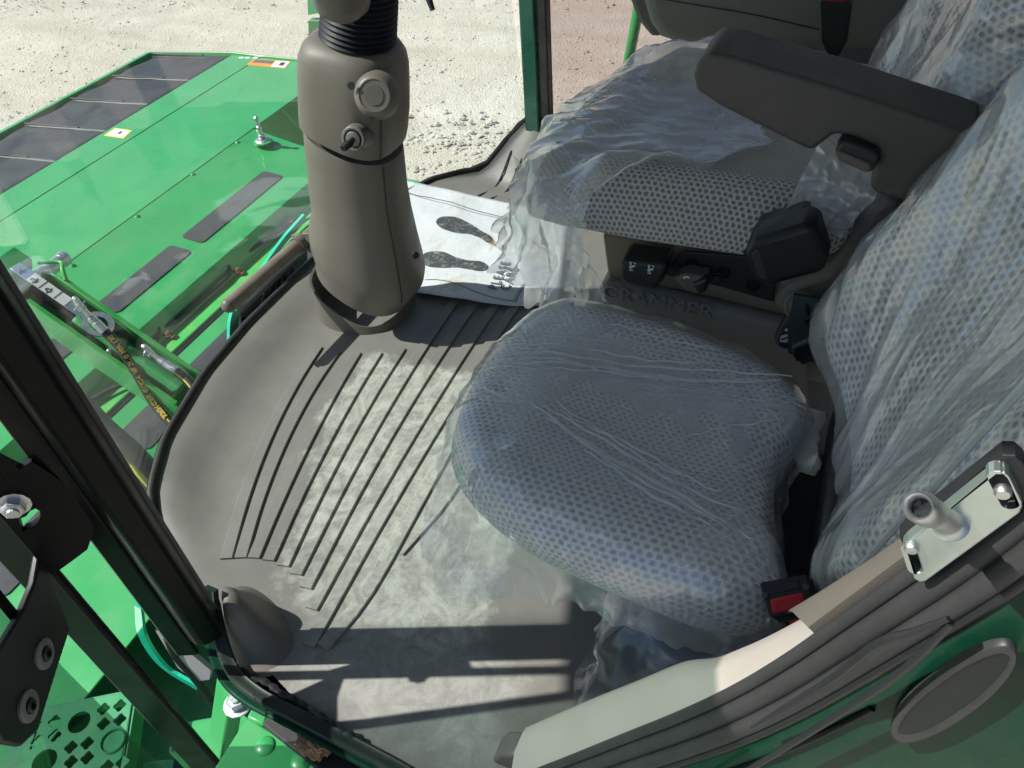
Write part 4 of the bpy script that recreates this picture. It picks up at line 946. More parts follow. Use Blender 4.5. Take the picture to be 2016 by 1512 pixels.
# lower boot
rings = [cring(722, 548, 178, 30), cring(727, 531, 190, 30), cring(731, 509, 214, 30), cring(731, 496, 217, 29), cring(728, 475, 214, 28), cring(720, 437, 206, 26), cring(711, 389, 199, 24), cring(704, 341, 194, 22), cring(699, 293, 193, 20), cring(697, 271, 192, 19), cring(697, 267, 190, 19), cring(697, 269, 176, 19)]
loft('lower_boot', rings, TAUPE, sc, smooth=60)
tube('boot_seam', [p + V((.001, -.001, 0)) for p in [r_[37] for r_ in rings[2:10]]], .0016, BLACKM, sc, 5)
for px, py in ((793, 497),):
    c = aty(px, py, CYy - .075); lathe('screw_hole', [(.0075, 0), (.0075, .004), (0, .004)], c + V((.028, 0, .0)), (.8, -.6, .1), BLACKM, sc, 12)
# upper housing
H = [cring(697, 260, 160, 19), cring(697, 254, 176, 19), cring(697, 251, 204, 19, .95, 2.9), cring(698, 236, 206, 19, .96, 3.0), cring(699, 198, 207, 18, .97, 3.2), cring(698, 152, 208, 17, .98, 3.2), cring(698, 115, 206, 16, .98, 3.1), cring(699, 94, 198, 14, .96, 2.9), cring(700, 79, 180, 12, .92, 2.6), cring(701, 72, 150, 12, .85, 2.4)]
hs = loft('upper_housing', H, TAUPE, sc, smooth=60)
tube('housing_seam', [r_[37] + V((.002, -.002, 0)) for r_ in H[2:8]], .0014, BLACKM, sc, 5)
# the front-left shoulder rises higher than the rest
sh = [cring(658, 161, 104, 17, .9, 2.6, ysh=.03), cring(657, 115, 108, 17, .9, 2.6, ysh=.03), cring(656, 85, 108, 14, .85, 2.4, ysh=.03), cring(662, 68, 84, 12, .8, 2.2, ysh=.03), cring(668, 61, 50, 12, .8, 2.2, ysh=.03)]
loft('housing_shoulder', sh, TAUPE, sc, smooth=70)
fr = lambda px, py, dy=0.: aty(px, py, CYy - .094 + dy)
# conical boss with a blank cap, ignition lock and key
ba, bb = fr(738, 190, .020), fr(712, 262, .02); bax = (fr(748, 188) - fr(706, 268)); bax = V((.52, -.68, .50)).normalized()
ba = fr(736, 188, .004); bax = V((.34, -.84, .36)).normalized()
lathe('switch_boss', [(.040, -.028), (.036, -.014), (.031, -.005), (.028, -.002), (.0255, -.0015), (.0250, -.0026), (0, -.0026)], ba, bax, TAUPE, sc, 32, smooth=60)
lathe('blank_cap', [(.0165, -.003), (.0160, -.0014), (0, -.0012)], ba, bax, TAUPE_D, sc, 24)
ka = fr(698, 272, -.006); kax = V((.20, -.90, .25)).normalized()
lathe('ignition_lock', [(.026, -.03), (.0225, -.004), (.0215, .006), (.0195, .008), (.0165, .008), (.0155, .002), (0, .002)], ka, kax, TAUPE, sc, 24)
lathe('lock_barrel', [(.013, .002), (.013, .009), (.010, .0105), (0, .011)], ka, kax, pm('lock_grey', (.16, .16, .16), .45, metal=.6), sc, 18)
ke = fr(676, 293, -.045); kd = (ke - ka)
key = tube('ignition_key', [ka + kax * .008, ka.lerp(ke, .5) + kax * .004, ke], .0055, DSTEEL, sc, 8)
sdk = kd.cross(kax).normalized()
prism('key_head', [ka.lerp(ke, .25) + sdk * .004, ka.lerp(ke, .45) + sdk * .008, ke + sdk * .006, ke + kd.normalized() * .004, ke - sdk * .006, ka.lerp(ke, .45) - sdk * .008, ka.lerp(ke, .25) - sdk * .004], kax * .004, DSTEEL, key, .001)
for px, py in ((692, 169), (729, 238)):
    lathe('screw_hole', [(.0066, 0), (.0066, .002), (0, .002)], fr(px, py, -.003), V((.2, -.9, .2)), BLACKM, sc, 12)
lathe('side_button', [(.005, 0), (.004, .004), (0, .004)], fr(593, 186, .06), V((-1, -.3, 0)), BLACKM, sc, 10)
# bellows
cb = [(702, 112, 152), (704, 88, 158), (706, 50, 158), (710, 0, 152), (714, -60, 146), (716, -110, 140)]
P = [aty(a, b, CYy) for a, b, w in cb]; Pb = resamp(cr(P, 8), 81)
rg = []
for k, c in enumerate(Pb):
    w = 158 - 14 * (k / 80); dep = (c - CAM).dot(V((_rear[2], _lat[2], _up[2]))); r = w / 2 * dep / FPX
    r *= (1.0, .975, .925, .975)[k % 4]; a = R(12); u = V((math.cos(a), 0, -math.sin(a))); rg.append(ring(c, u, YA_, r, r * .95, 40, 2.0))
loft('bellows', rg, NAVYB, sc, smooth=25)
c0 = aty(701, 116, CYy); lathe('bellows_ring', [(.060, -.012), (.072, -.010), (.074, .004), (.066, .010), (.055, .010)], c0 + V((0, 0, .0)), (.2, 0, 1), BLACKM, sc, 36)
tw = [aty(676, y, CYy - .085) for y in (40, 20, -20, -60)]
loft('wheel_hub_cover', [ring(c, (1, 0, -.2), (0, 1, 0), .036 * k, .05 * k, 24, 2.6) for c, k in ((aty(680, 37, CYy - .085), .25), (aty(679, 31, CYy - .085), .62), (aty(677, 20, CYy - .085), .88), (aty(675, 0, CYy - .085), 1.0), (aty(673, -40, CYy - .085), 1.0), (aty(672, -80, CYy - .085), .9))], TAUPE, sc, smooth=60)
# foot bar on its bracket
B0, B1 = atz(450, 601, .17), atz(622, 452, .17)
tube('foot_bar', [B0, B0.lerp(B1, .5), B1], .0155, pm('bar_taupe_worn', (.185, .155, .125), .5, var=.2, vscale=25, dust=.3), sc, 16)
bc = B0 - (B1 - B0).normalized() * .001
lathe('bar_end', [(.0155, 0), (.0148, .006), (.011, .011), (.005, .014), (0, .0145)], B0, B0 - B1, TAUPE, sc, 16, smooth=80)
bkA = B0.lerp(B1, .80)
prism('bar_bracket', [bkA + V((-.02, .0, .018)), bkA + V((.02, .02, .02)), V((-.93, 1.14, .175)), V((-.93, 1.14, .13)), bkA + V((.02, .0, -.022)), bkA + V((-.015, 0, -.018))], (0, .006, 0), TAUPE, sc, .002)
lathe('bar_clamp', [(.0165, -.012), (.0195, -.012), (.0195, .012), (.0165, .012)], bkA, B1 - B0, TAUPE, sc, 20)
# ------------------------------------------------------------------ paper mat on the floor
PM = thing('paper_floor_mat', atz(930, 480, .012), 'white paper floor mat printed with two shoe soles, lying beside the steering column', 'paper mat')
cA_, cB_, cC_, cD_ = atz(740, 338, .02), atz(1120, 425, .012), atz(1100, 598, .012), atz(818, 572, .012)
def pz_(x, y): return .012 + hmat(x, y) * .9 + .006 * math.sin(x * 14 + 2) * math.sin(y * 9) + .006 * fbm((x, y, 3), 4)
def pq(u, v):
    p = cA_.lerp(cB_, u).lerp(cD_.lerp(cC_, u), v); 
    e = .030 * math.sin(u * 3.0 + .3) * v ** 6
    q = p + (cD_ - cA_).normalized() * e; return V((q.x, q.y, pz_(q.x, q.y) + .02 * max(0, v - .93) * (1 + math.sin(u * 7))))
sheet('sheet', [[pq(i / 40, j / 40) for j in range(41)] for i in range(41)], PAPER, PM, th=.0006)
def onpap(name, px_pts, mat, lift=.0012, per=6):
    W = [atz(a, b, .014) for a, b in px_pts]; W = cr(W, per, True) if per else W
    c = sum(W, V()) / len(W); cu = [(p.x, p.y) for p in W]
    o = plate(name, [cu], .0006, (0, 0, 0), (1, 0, 0), (0, 1, 0), mat, PM)
    bm = bmesh.new(); bm.from_mesh(o.data); bmesh.ops.triangulate(bm, faces=bm.faces); bmesh.ops.subdivide_edges(bm, edges=bm.edges, cuts=2, use_grid_fill=True)
    oo = org(o)
    for v in bm.verts: v.co.z += pz_(v.co.x + oo.x, v.co.y + oo.y) + lift
    bm.to_mesh(o.data); bm.free(); return o
onpap('sole_print', [(859, 440), (868, 431), (886, 429), (908, 433), (930, 443), (948, 454), (966, 462), (975, 480), (958, 474), (946, 467), (925, 461), (900, 460), (880, 455), (866, 449)], PRINT)
onpap('sole_print', [(830, 512), (834, 498), (850, 494), (872, 495), (895, 504), (920, 510), (945, 511), (960, 520), (958, 529), (944, 532), (920, 528), (900, 525), (870, 525), (845, 522)], PRINT)
def penline(pts, w=.0022):
    W = resamp(cr([atz(a, b, .014) for a, b in pts], 8), 30)
    W = [V((p.x, p.y, pz_(p.x, p.y) + .0016)) for p in W]; vs = []; fs = []
    for k, p in enumerate(W):
        t = (W[min(29, k + 1)] - W[max(0, k - 1)]).normalized(); n = V((-t.y, t.x, 0)); vs += [p + n * w / 2, p - n * w / 2]
    for k in range(29): fs.append((2 * k, 2 * k + 1, 2 * k + 3, 2 * k + 2))
    add('border_line', vs, fs, INKG, PM, smooth=180)
penline([(798, 375), (815, 384), (850, 390), (885, 400), (920, 411), (965, 421), (1010, 430)]); penline([(800, 380), (850, 395), (920, 416), (1000, 431)], .0012)
penline([(836, 548), (862, 550), (900, 560), (945, 578), (985, 588), (1015, 590)]); penline([(1015, 590), (1022, 575), (1034, 556)], .0026); penline([(1011, 588), (1018, 574), (1030, 556)], .0012)
ta, tb = atz(977, 569, .02), atz(1001, 518, .02); tx = (tb - ta); txn = tx.normalized(); tyn = V((-txn.y, txn.x, 0))
for s, (px, py), z_ in (('PLEASE', (978, 571), .02), ('CARE', (1001, 571), .02)):
    p = atz(px, py, .014); o = text('letters', s, .033, V((p.x, p.y, 0)), txn, tyn, INKG, PM, .0008, bold=.0001, space=1.2)
    oo = org(o)
    for v in o.data.vertices: v.co.z += pz_(v.co.x + oo.x, v.co.y + oo.y) + .0035
# crumpled scrap of blue shade on the paper is the column's own shadow
# ------------------------------------------------------------------ driver's seat
X3, Y3, Z3 = V((1, 0, 0)), V((0, 1, 0)), V((0, 0, 1)); O3 = V((0, 0, 0))
ds = thing('driver_seat', (-.15, 1.15, .0), "driver's seat in grey knitted cloth with a raised armrest, beside the far window", 'seat')
OUTD = [(-.405, .93), (-.425, 1.05), (-.43, 1.18), (-.41, 1.27), (-.36, 1.345), (-.25, 1.37), (-.05, 1.37), (.06, 1.33), (.08, 1.13), (.06, .92), (-.02, .865), (-.14, .855), (-.27, .855), (-.36, .875)]
def domeD(x, y):
    b = .030 * gauss(y - .915, .05) * sstep(-.335, -.27, x) + .030 * gauss(y - 1.33, .055) * sstep(-.335, -.27, x)
    return b - .022 * gauss(x + .10, .20) * gauss(y - 1.16, .15) - .030 * sstep(-.33, -.45, x) - .012 * gauss(y - .965, .018) * sstep(-.33, -.27, x)
def panD(x, y): return 1. if (.965 < y < 1.28 and x > -.30) else 0.
cushion('cushion', OUTD, O3, X3, Y3, Z3, .575, .050, .060, FABRIC_D, ds, N=140, K=40, dome=domeD, panel=panD, tuck=.035)
yD = lambda px, py, y=.90: aty(px, py, y)
prism('seat_base', [V((-.33, .93, 0)), V((.10, .93, 0)), V((.10, 1.40, 0)), V((-.33, 1.40, 0))], (0, 0, .30), SKIRT, ds, .02)
prism('side_cover', [yD(1186, 462, .925), yD(1330, 480, .925), yD(1480, 530, .925), yD(1570, 600, .925), yD(1575, 690, .925), yD(1205, 610, .925)], (0, .02, 0), BROWN, ds, .004)
skt = prism('lower_skirt', [yD(1180, 560, .895), yD(1330, 588, .895), yD(1545, 640, .895), yD(1580, 664, .895), yD(1590, 800, .895), yD(1180, 760, .895)], (0, .03, 0), SKIRT, ds, .012, 3)
ba_, bb_ = yD(1186, 583, .8945), yD(1331, 612, .8945)
text('embossed_letters', 'GRAMMER', .0335, ba_, (bb_ - ba_), Z3 + Y3 * .0, SKIRT, skt, .0030, bold=.0, space=1.08)
prism('slide_plate', [yD(1300, 540, .90), yD(1345, 495, .90), yD(1480, 505, .90), yD(1526, 560, .90), yD(1524, 596, .90), yD(1420, 566, .90)], (0, .006, 0), DSTEEL, ds, .002)
for px, py in ((1362, 520), (1425, 537), (1482, 563)):
    lathe('plate_hole', [(.0095, -.001), (.008, -.001), (0, -.0005)], yD(px, py, .899), (0, -1, 0), NAVYB, ds, 10); 
for px, py in ((1330, 528), (1412, 546)): hexbolt('plate_screw', yD(px, py, .898), (0, -1, 0), .006, .006, DSTEEL, ds)
cbk = prism('control_block', [yD(1222, 512, .862), yD(1312, 523, .862), yD(1303, 556, .862), yD(1288, 574, .862), yD(1228, 562, .862), yD(1217, 548, .862)], (0, .05, 0), DSTEEL, ds, .009, 3)
def pict(px, py, pts, par=None, y=.8605): prism('pictogram', [yD(px + a, py + b, y) for a, b in pts], (0, -.0008, 0), SCREENW, par or ds)
for px, py in ((1243, 524), (1279, 530)):
    pict(px, py, [(-3, -9), (1, -8), (0, -1), (-3, -2)], cbk); pict(px, py, [(-5, 1), (7, -3), (8, 0), (-2, 5)], cbk); pict(px + 3, py - 8, [(0, 0), (7, 2), (6, 4)], cbk); pict(px, py + 6, [(-4, 0), (3, 1), (3, 3), (-4, 2)], cbk)
lv = prism('slide_lever', [yD(1324, 548, .868), yD(1352, 541, .868), yD(1374, 546, .868), yD(1394, 548, .868), yD(1388, 578, .868), yD(1372, 583, .868), yD(1348, 572, .868)], (0, .03, 0), TAUPE_D, ds, .005)
prism('lever_grip', [yD(1360, 562, .860), yD(1393, 549, .860), yD(1389, 577, .860), yD(1375, 581, .860)], (0, .02, 0), BLACKM, lv, .004)
pict(1348, 546, [(-3, 0), (3, -3), (10, -1), (9, 2), (4, 0), (-2, 3)], lv, .8665)
rt = prism('belt_retractor', [yD(1463, 500, .790), yD(1475, 476, .790), yD(1592, 442, .790), yD(1608, 454, .790), yD(1628, 520, .790), yD(1618, 540, .790), yD(1508, 568, .790), yD(1486, 554, .790)], (0, .05, 0), pm('retractor_black', (.006, .007, .009), .4, spec=.35), ds, .020, 6)
prism('retractor_lid', [yD(1482, 462, .83), yD(1490, 452, .83), yD(1580, 425, .83), yD(1592, 432, .83), yD(1584, 446, .83), yD(1490, 474, .83)], (0, .04, 0), BLACKM, rt, .004)
prism('retractor_face', [yD(1476, 503, .7895), yD(1489, 490, .7895), yD(1495, 492, .7895), yD(1512, 550, .7895), yD(1506, 552, .7895), yD(1492, 545, .7895)], (0, .004, 0), DSTEEL, rt, .003)
for px, py in ((1472, 497), (1601, 470)): lathe('retractor_hole', [(.0055, 0), (.0045, .0006), (0, .0006)], yD(px, py, .796), (0, -1, 0), NAVYB, rt, 10)
al = prism('back_link', [yD(1520, 600, .865), yD(1538, 566, .865), yD(1625, 535, .865), yD(1672, 480, .865), yD(1712, 405, .865), yD(1760, 380, .865), yD(1790, 420, .865), yD(1712, 545, .865), yD(1650, 592, .865), yD(1606, 626, .865), yD(1560, 632, .865), yD(1532, 616, .865)], (0, .05, 0), TAUPE_D, ds, .012, 3)
lathe('pivot_cap', [(.0215, -.01), (.0215, .004), (.0195, .006), (.0165, .006), (.016, .0045), (.015, .0065), (0, .0068)], yD(1577, 601, .864), (-.1, -1, .3), TAUPE, al, 28)
fo = yD(1565, 655, .85)
hd_ = prism('recline_handle', [yD(1548, 622, .85), yD(1572, 632, .85), yD(1564, 684, .85), yD(1546, 694, .85), yD(1524, 682, .85), yD(1524, 668, .85)], (0, .03, 0), DSTEEL, ds, .007, 3)
pict(1550, 666, [(-13, -5), (4, -9), (8, -4), (6, 5), (-3, 8), (-15, 6)], hd_, .8485); pict(1552, 648, [(-8, 2), (-3, -2), (4, -1), (8, 3), (2, 3), (-3, 4)], hd_, .8485)
prism('pictogram_gap', [yD(1538, 667, .8475), yD(1556, 661, .8475), yD(1557, 663, .8475), yD(1539, 670, .8475)], (0, -.0006, 0), INK, hd_)
rimb = [(-.030, .045), (.026, .045), (.026, -.02), (.036, -.06), (-.02, -.05), (-.028, -.01)]
ob = yD(1598, 642, .84)
plate('keyhole_bracket', [rimb, circ(-.004, .012, .009, 14)], .005, ob, X3, Z3, pm('bracket_slate', (.035, .05, .055), .45), ds)
tube('bracket_slot', [ob + V((-.008, -.003, .018)), ob + V((-.012, -.003, .034))], .0025, NAVYB, ds, 6)
prism('cross_tube', [yD(1556, 684, .80), yD(1618, 656, .80), yD(1640, 690, .80), yD(1580, 722, .80), yD(1560, 704, .80)], (0, .05, 0), DSTEEL, ds, .004)
prism('cross_tube_mouth', [yD(1562, 690, .797), yD(1618, 666, .797), yD(1626, 684, .797), yD(1568, 712, .797)], (0, .004, 0), NAVYB, ds)
# armrest
yA = lambda px, py, y=.83: aty(px, py, y)
arm = prism('armrest', [yA(1364, 150), yA(1372, 122), yA(1398, 104), yA(1440, 112), yA(1640, 172), yA(1790, 222), yA(1930, 268), yA(1928, 300), yA(1860, 350), yA(1800, 388), yA(1768, 397), yA(1722, 382), yA(1711, 366), yA(1733, 312), yA(1722, 294), yA(1665, 268), yA(1640, 266), yA(1618, 284), yA(1596, 299), yA(1560, 282), yA(1420, 212), yA(1370, 180)], (0, .085, 0), ARMG, ds, .017, 4)
kb = prism('armrest_knob', [yA(1643, 300, .815), yA(1656, 281, .815), yA(1672, 278, .815), yA(1725, 300, .815), yA(1733, 312, .815), yA(1720, 338, .815), yA(1705, 342, .815), yA(1650, 318, .815)], (0, .03, 0), BLACKM, arm, .006, 3)
prism('knob_side', [yA(1643, 303, .812), yA(1652, 318, .812), yA(1705, 341, .812), yA(1716, 334, .812), yA(1712, 322, .812), yA(1655, 298, .812)], (0, .004, 0), TAUPE_D, kb, .002)
# backrest
bD = V((.34, 0, .94)).normalized(); aD = V((0, 1, 0)); nD = V((-bD.z, 0, bD.x))
cD = V((.085, 1.17, .56))
OB = [(-.23, .02), (-.24, .25), (-.22, .47), (-.14, .56), (.14, .56), (.22, .47), (.24, .25), (.23, .02), (.14, -.03), (-.14, -.03)]
def domeB(x, y): return .028 * gauss(abs(x) - .20, .06) - .012 * gauss(x, .10) * gauss(y - .25, .2)
cushion('backrest', OB, cD, aD, bD, nD, .03, .04, .10, FABRIC_B, ds, N=120, K=30, dome=domeB)
# film over the driver's cushion, torn open on the near side
A_ = atz(1168, 384, .58)
KEEP = [atz(a, b, .585) for a, b in ((1168, 384), (1228, 368), (1290, 354), (1335, 345), (1368, 333), (1400, 318), (1436, 298), (1476, 278), (1524, 264), (1510, 236), (1440, 170), (1425, 90), (1440, 30), (1200, 20))]
KP = [(p.x, p.y) for p in KEEP] + [(-.9, 1.9), (-.9, .5), (A_.x - .012, .5), (A_.x - .006, .80)]
def keepD(p): j = .008 * fbm(p, 30) + .004 * fbm(p, 90); return inside((p.x + j, p.y + j), KP)
def skirtD(t, d):
    fr_ = sstep(.2, .95, -d.x); nr = sstep(-.05, .8, -d.y) * sstep(-.25, .3, -d.x)
    w = .5 + .5 * math.sin(math.atan2(d.y, d.x) * 23) 
    return (.095 + .03 * fr_ + .02 * nr + .008 * w, .018 * fr_ + .004 * nr + .006 * w * (fr_ + nr))
def dispD(p, kind, s, d, ex, ey, ez):
    r = rmf(p, 9, 3.) - .8; f = fbm(p, 14, 9.)
    if kind == 't': k = .2 + .8 * s ** 2; return p + ez * (k * (.010 * r + .006 * f) + .006) + V((d.x, d.y, 0)) * .010 * s ** 4
    if kind == 'e': return p + (ez * .5 + V((d.x, d.y, 0))) * (.016 * r + .010 * f + .014)
    return p + V((d.x, d.y, 0)) * (.020 + .018 * r + .022 * f * s + .010 * math.sin(math.atan2(d.y, d.x) * 40 + s * 2) * s) + V((0, 0, .012 * f * s))
fD = cushion('seat_film', OUTD, O3, X3, Y3, Z3, .575, .050, .1, FILM, None, N=420, K=70, dome=domeD, off=.006, skirt=skirtD, disp=dispD, keep=keepD)
tag(fD, "torn clear plastic film draped over the front of the driver's cushion", 'plastic film')
eg = [V((p.x, p.y, .575 + .016 + domeD(p.x, p.y) - .006 * (1 if i == 0 else 0))) for i, p in enumerate(KEEP[:9])]
tube('film_edge', [p + V((0, 0, .004 * fbm(p, 30))) for p in cr(eg, 6)], .0014, FOLD, fD, 5, smooth=False)
# milky hanging corner of the same film
gr = []
for i in range(46):
    t = i / 45; row = []
    top_ = V((-.445, 1.02, .54)).lerp(V((-.285, .845, .54)), t); bot = V((-.40, 1.00, .30)).lerp(V((-.235, .85, .385)), t) if False else aty(1048, 588, .985).lerp(aty(1210, 583, .865), t)
    for j in range(40):
        s = j / 39; p = top_.lerp(bot, s); o_ = V((-.55, -.83, 0)); f = fbm(p, 11, 2.); r = rmf(p, 12, 5.) - .8
        p = p + o_ * (.014 + .018 * math.sin(t * 15 + s * 2.2) * s + .014 * r * (.4 + s) + .012 * f) + V((0, 0, .012 * fbm(p, 25) * s ** 6 * 3))
        row.append(p)
    gr.append(row)
fS = sheet('film_corner', gr, FILM_M, fD)
# crumpled milky film between the armrest and the back link
gr = []
q4 = [yD(1620, 270, .93), yD(1745, 350, .90), yD(1655, 475, .86), yD(1545, 420, .87)]
for i in range(40):
    row = []
    for j in range(40):
        u, v = i / 39, j / 39; p = q4[0].lerp(q4[1], u).lerp(q4[3].lerp(q4[2], u), v); e = math.sin(math.pi * u)
        p = p + V((0, -1, .2)) * (.022 * (rmf(p, 14, 7.) - .8) + .016 * fbm(p, 16)) + (p - (q4[0] + q4[2]) / 2) * .14 * fbm(p, 9, 4.); row.append(p)
    gr.append(row)
o = sheet('crumpled_film', gr, FILM_M, None); tag(o, 'crumpled milky plastic film stuffed below the armrest knob', 'plastic film')
def skirtB(t, d): return (.10 + .03 * math.sin(t * 60), .02)
def dispB(p, kind, s, d, ex, ey, ez):
    w = ex * d.x + ey * d.y; r = rmf(p, 8, 13.) - .8; f = fbm(p, 10, 1.); k = .35 + .65 * s if kind == 't' else 1.
    return p + ez * (k * (.005 * r + .009 * f) + .008) + w * ((.010 + .012 * r + .01 * f) if kind != 't' else 0.)
FILM_B = mk_plastic('clear_film_back', .16, .75, 16, .7, stretch=((aD * .8 - bD * .6), (aD * .6 + bD * .8), nD), gloss=.11)
fB = cushion('backrest_film', OB, cD, aD, bD, nD, .03, .04, .1, FILM_B, None, N=260, K=60, dome=domeB, off=.008, skirt=skirtB, disp=dispB)
tag(fB, "wrinkled clear plastic film over the driver's backrest behind the armrest", 'plastic film')
# operator console on the far side, buckle in front of it
oc = thing('operator_console', (-.2, 1.7, .4), 'grey operator console on the far side of the driver seat', 'console')
yO = lambda px, py, y=1.60: aty(px, py, y)
prism('console_body', [yO(1262, -60), yO(1264, 10), yO(1276, 50), yO(1296, 78), yO(1330, 90), yO(1500, 100), yO(1760, 112), yO(1900, 60), yO(1900, -60)], (0, .30, 0), GREYC, oc, .028, 4)
prism('console_rim', [yO(1236, -60, 1.72), yO(1238, 0, 1.72), yO(1256, 44, 1.72), yO(1282, 76, 1.72), yO(1310, 70, 1.72), yO(1300, -60, 1.72)], (0, .10, 0), TAUPE_D, oc, .012)
prism('console_pedestal', [V((-.24, 1.68, 0)), V((.25, 1.68, 0)), V((.25, 1.86, 0)), V((-.24, 1.86, 0))], (0, 0, .46), GREYC, oc, .015)
tube('console_seam', [yO(1270, -8, 1.598), yO(1370, 10, 1.598), yO(1480, 28, 1.598), yO(1620, 60, 1.598)], .0012, BLACKM, oc, 4)
sb_ = thing('seat_belt_buckle', yO(1645, 100, 1.49), 'black belt buckle with a red end on a stalk in front of the grey console', 'belt buckle')
bk_ = prism('buckle_body', [yO(1612, 4, 1.49), yO(1618, -4, 1.49), yO(1670, -2, 1.49), yO(1677, 10, 1.49), yO(1668, 80, 1.49), yO(1654, 108, 1.49), yO(1628, 108, 1.49), yO(1614, 84, 1.49)], (0, .03, 0), BLACKM, sb_, .008, 3)
prism('release_button', [yO(1624, 3, 1.486), yO(1666, 5, 1.486), yO(1664, -6, 1.486), yO(1626, -8, 1.486)], (0, .012, 0), RED, sb_, .003)
tube('stalk', [yO(1640, 104, 1.5), yO(1637, 140, 1.5), yO(1634, 190, 1.5)], .012, BLACKM, sb_, 10)

# ------------------------------------------------------------------ instructor's seat beside the door
ins = thing('instructor_seat', (-.13, .63, 0), 'small grey cloth instructor seat nearest the door, its cushion wrapped in clear film', 'seat')
OUTI = [(-.342, .820), (-.384, .70), (-.372, .575), (-.326, .500), (-.235, .452), (-.112, .432), (.012, .428), (.048, .458), (.036, .53), (.022, .64), (.044, .715), (.010, .775), (-.103, .820), (-.235, .836)]
def domeI(x, y):
    return -.020 * gauss(x + .10, .17) * gauss(y - .64, .13) + .004 * gauss(y - .80, .06) * sstep(-.30, -.2, x) - .018 * sstep(-.26, -.38, x) + .004 * gauss(y - .5, .05)
def panI(x, y): return 1. if ((x + .10) / .19) ** 4 + ((y - .64) / .125) ** 4 < 1 else 0.
cushion('cushion', OUTI, O3, X3, Y3, Z3, .438, .050, .118, FABRIC, ins, N=140, K=44, dome=domeI, panel=panI, tuck=.03)
box('seat_pan', (-.08, .68, .295), (.22, .24, .05), BLACKM, ins, None, .012)
box('pedestal', (.02, .68, .13), (.20, .28, .26), BLACKM, ins, None, .015)
bI = V((.36, 0, .93)).normalized(); aI = V((-.16, .987, 0)).normalized(); aI = (aI - aI.dot(bI) * bI).normalized(); nI = aI.cross(bI); nI = nI if nI.x < 0 else -nI
cI = V((.118, .632, .470))
OBI = [(-.185, -.01), (-.212, .12), (-.215, .30), (-.205, .44), (-.13, .53), (.13, .53), (.205, .44), (.215, .30), (.212, .12), (.185, -.01), (.10, -.045), (-.10, -.045)]
def domeBI(x, y): return .030 * gauss(abs(x) - .17, .055) - .010 * gauss(x, .09) + .012 * gauss(y - .10, .10)
cushion('backrest', OBI, cI, aI, bI, nI, .035, .045, .115, FABRIC_B, ins, N=120, K=34, dome=domeBI)
box('back_hinge', (.10, .62, .40), (.06, .30, .10), BLACKM, ins, None, .01)
tube('back_strut', [V((.07, .50, .30)), V((.09, .52, .40)), V((.13, .52, .50))], .014, BLACKM, ins, 8)
# film over the cushion
def skirtI(t, d):
    fn = gauss(d.x + .62, .30) * sstep(.2, .7, -d.y); ff = gauss(d.x + .62, .30) * sstep(.3, .8, d.y); w = math.sin(math.atan2(d.y, d.x) * 17) 
    rr = sstep(.55, .9, d.x) * sstep(.2, .6, -d.y)
    return (.098 + .065 * fn + .03 * rr + .01 * ff, .000 + .062 * fn + .045 * ff + .004 * w)
def dispI(p, kind, s, d, ex, ey, ez):
    r = rmf(p, 10, 31.) - .8; f = fbm(p, 12, 6.)
    if kind == 't': k = s ** 3; return p + ez * (.001 + k * (.004 * r + .002 * f)) + V((d.x, d.y, 0)) * .003 * k
    if kind == 'e': return p + (ez * .4 + V((d.x, d.y, 0))) * (.006 * r + .004 * f + .005)
    return p + V((d.x, d.y, 0)) * (.006 + .010 * r * (.3 + s) + .010 * f * s + .006 * fbm(p, 26, 3.) * s) + V((0, 0, .010 * fbm(p, 22) * s ** 3))
s1a, s1b = atz(985, 688, .44), atz(1590, 752, .44); s2a, s2b = atz(1035, 775, .44), atz(1480, 1065, .44)
FILM_I = mk_plastic('taut_film', .21, .30, 14, .5, (.88, .94, 1.0), dirs=((tuple(s1a), tuple(s1b - s1a), .055, .30), (tuple(s2a), tuple(s2b - s2a), .050, .36)))
fI = cushion('seat_film', OUTI, O3, X3, Y3, Z3, .438, .050, .118, FILM_I, None, N=420, K=70, dome=domeI, off=.003, skirt=skirtI, disp=dispI)
tag(fI, 'clear plastic film stretched over the instructor cushion with long creases', 'plastic film')
def topI(x, y): return .438 + .003 + domeI(x, y)
def crease(a, b, w, h=.0016):
    A, B = atz(a[0], a[1], .440), atz(b[0], b[1], .440); n = 30; vs = []; fs = []; d = (B - A).normalized(); nl = V((-d.y, d.x, 0))
    for k in range(n + 1):
        t = k / n; p = A.lerp(B, t); wv = .0022 * math.sin(t * 9 + a[0]) + .0012 * math.sin(t * 31 + a[1]); p = p + nl * wv; ww = w * (.15 + .85 * math.sin(math.pi * min(1, max(0, t))) ** .6) * (.7 + .5 * abs(fbm(p, 60)))
        z = topI(p.x, p.y) + .0012
        vs += [V((p.x, p.y, z)) - nl * ww, V((p.x, p.y, z + h)), V((p.x, p.y, z)) + nl * ww]
    for k in range(n): b0 = 3 * k; fs += [(b0, b0 + 1, b0 + 4, b0 + 3), (b0 + 1, b0 + 2, b0 + 5, b0 + 4)]
    add('crease', vs, fs, FOLD, fI, smooth=180)
for (a, b, w) in (((1000, 682), (1560, 738), .0028), ((1010, 700), (1540, 748), .0040), ((1060, 715), (1500, 742), .0022), ((1080, 676), (1400, 712), .0020), ((1010, 690), (1300, 735), .0018),
                  ((1045, 790), (1480, 1060), .0046), ((1060, 782), (1460, 1010), .0030), ((1090, 780), (1420, 960), .0024), ((1075, 815), (1440, 1050), .0034), ((1150, 880), (1430, 1062), .0026), ((1110, 800), (1350, 930), .0018), ((1330, 840), (1570, 805), .0016), ((1200, 640), (1420, 690), .0014)):
    crease(a, b, w)
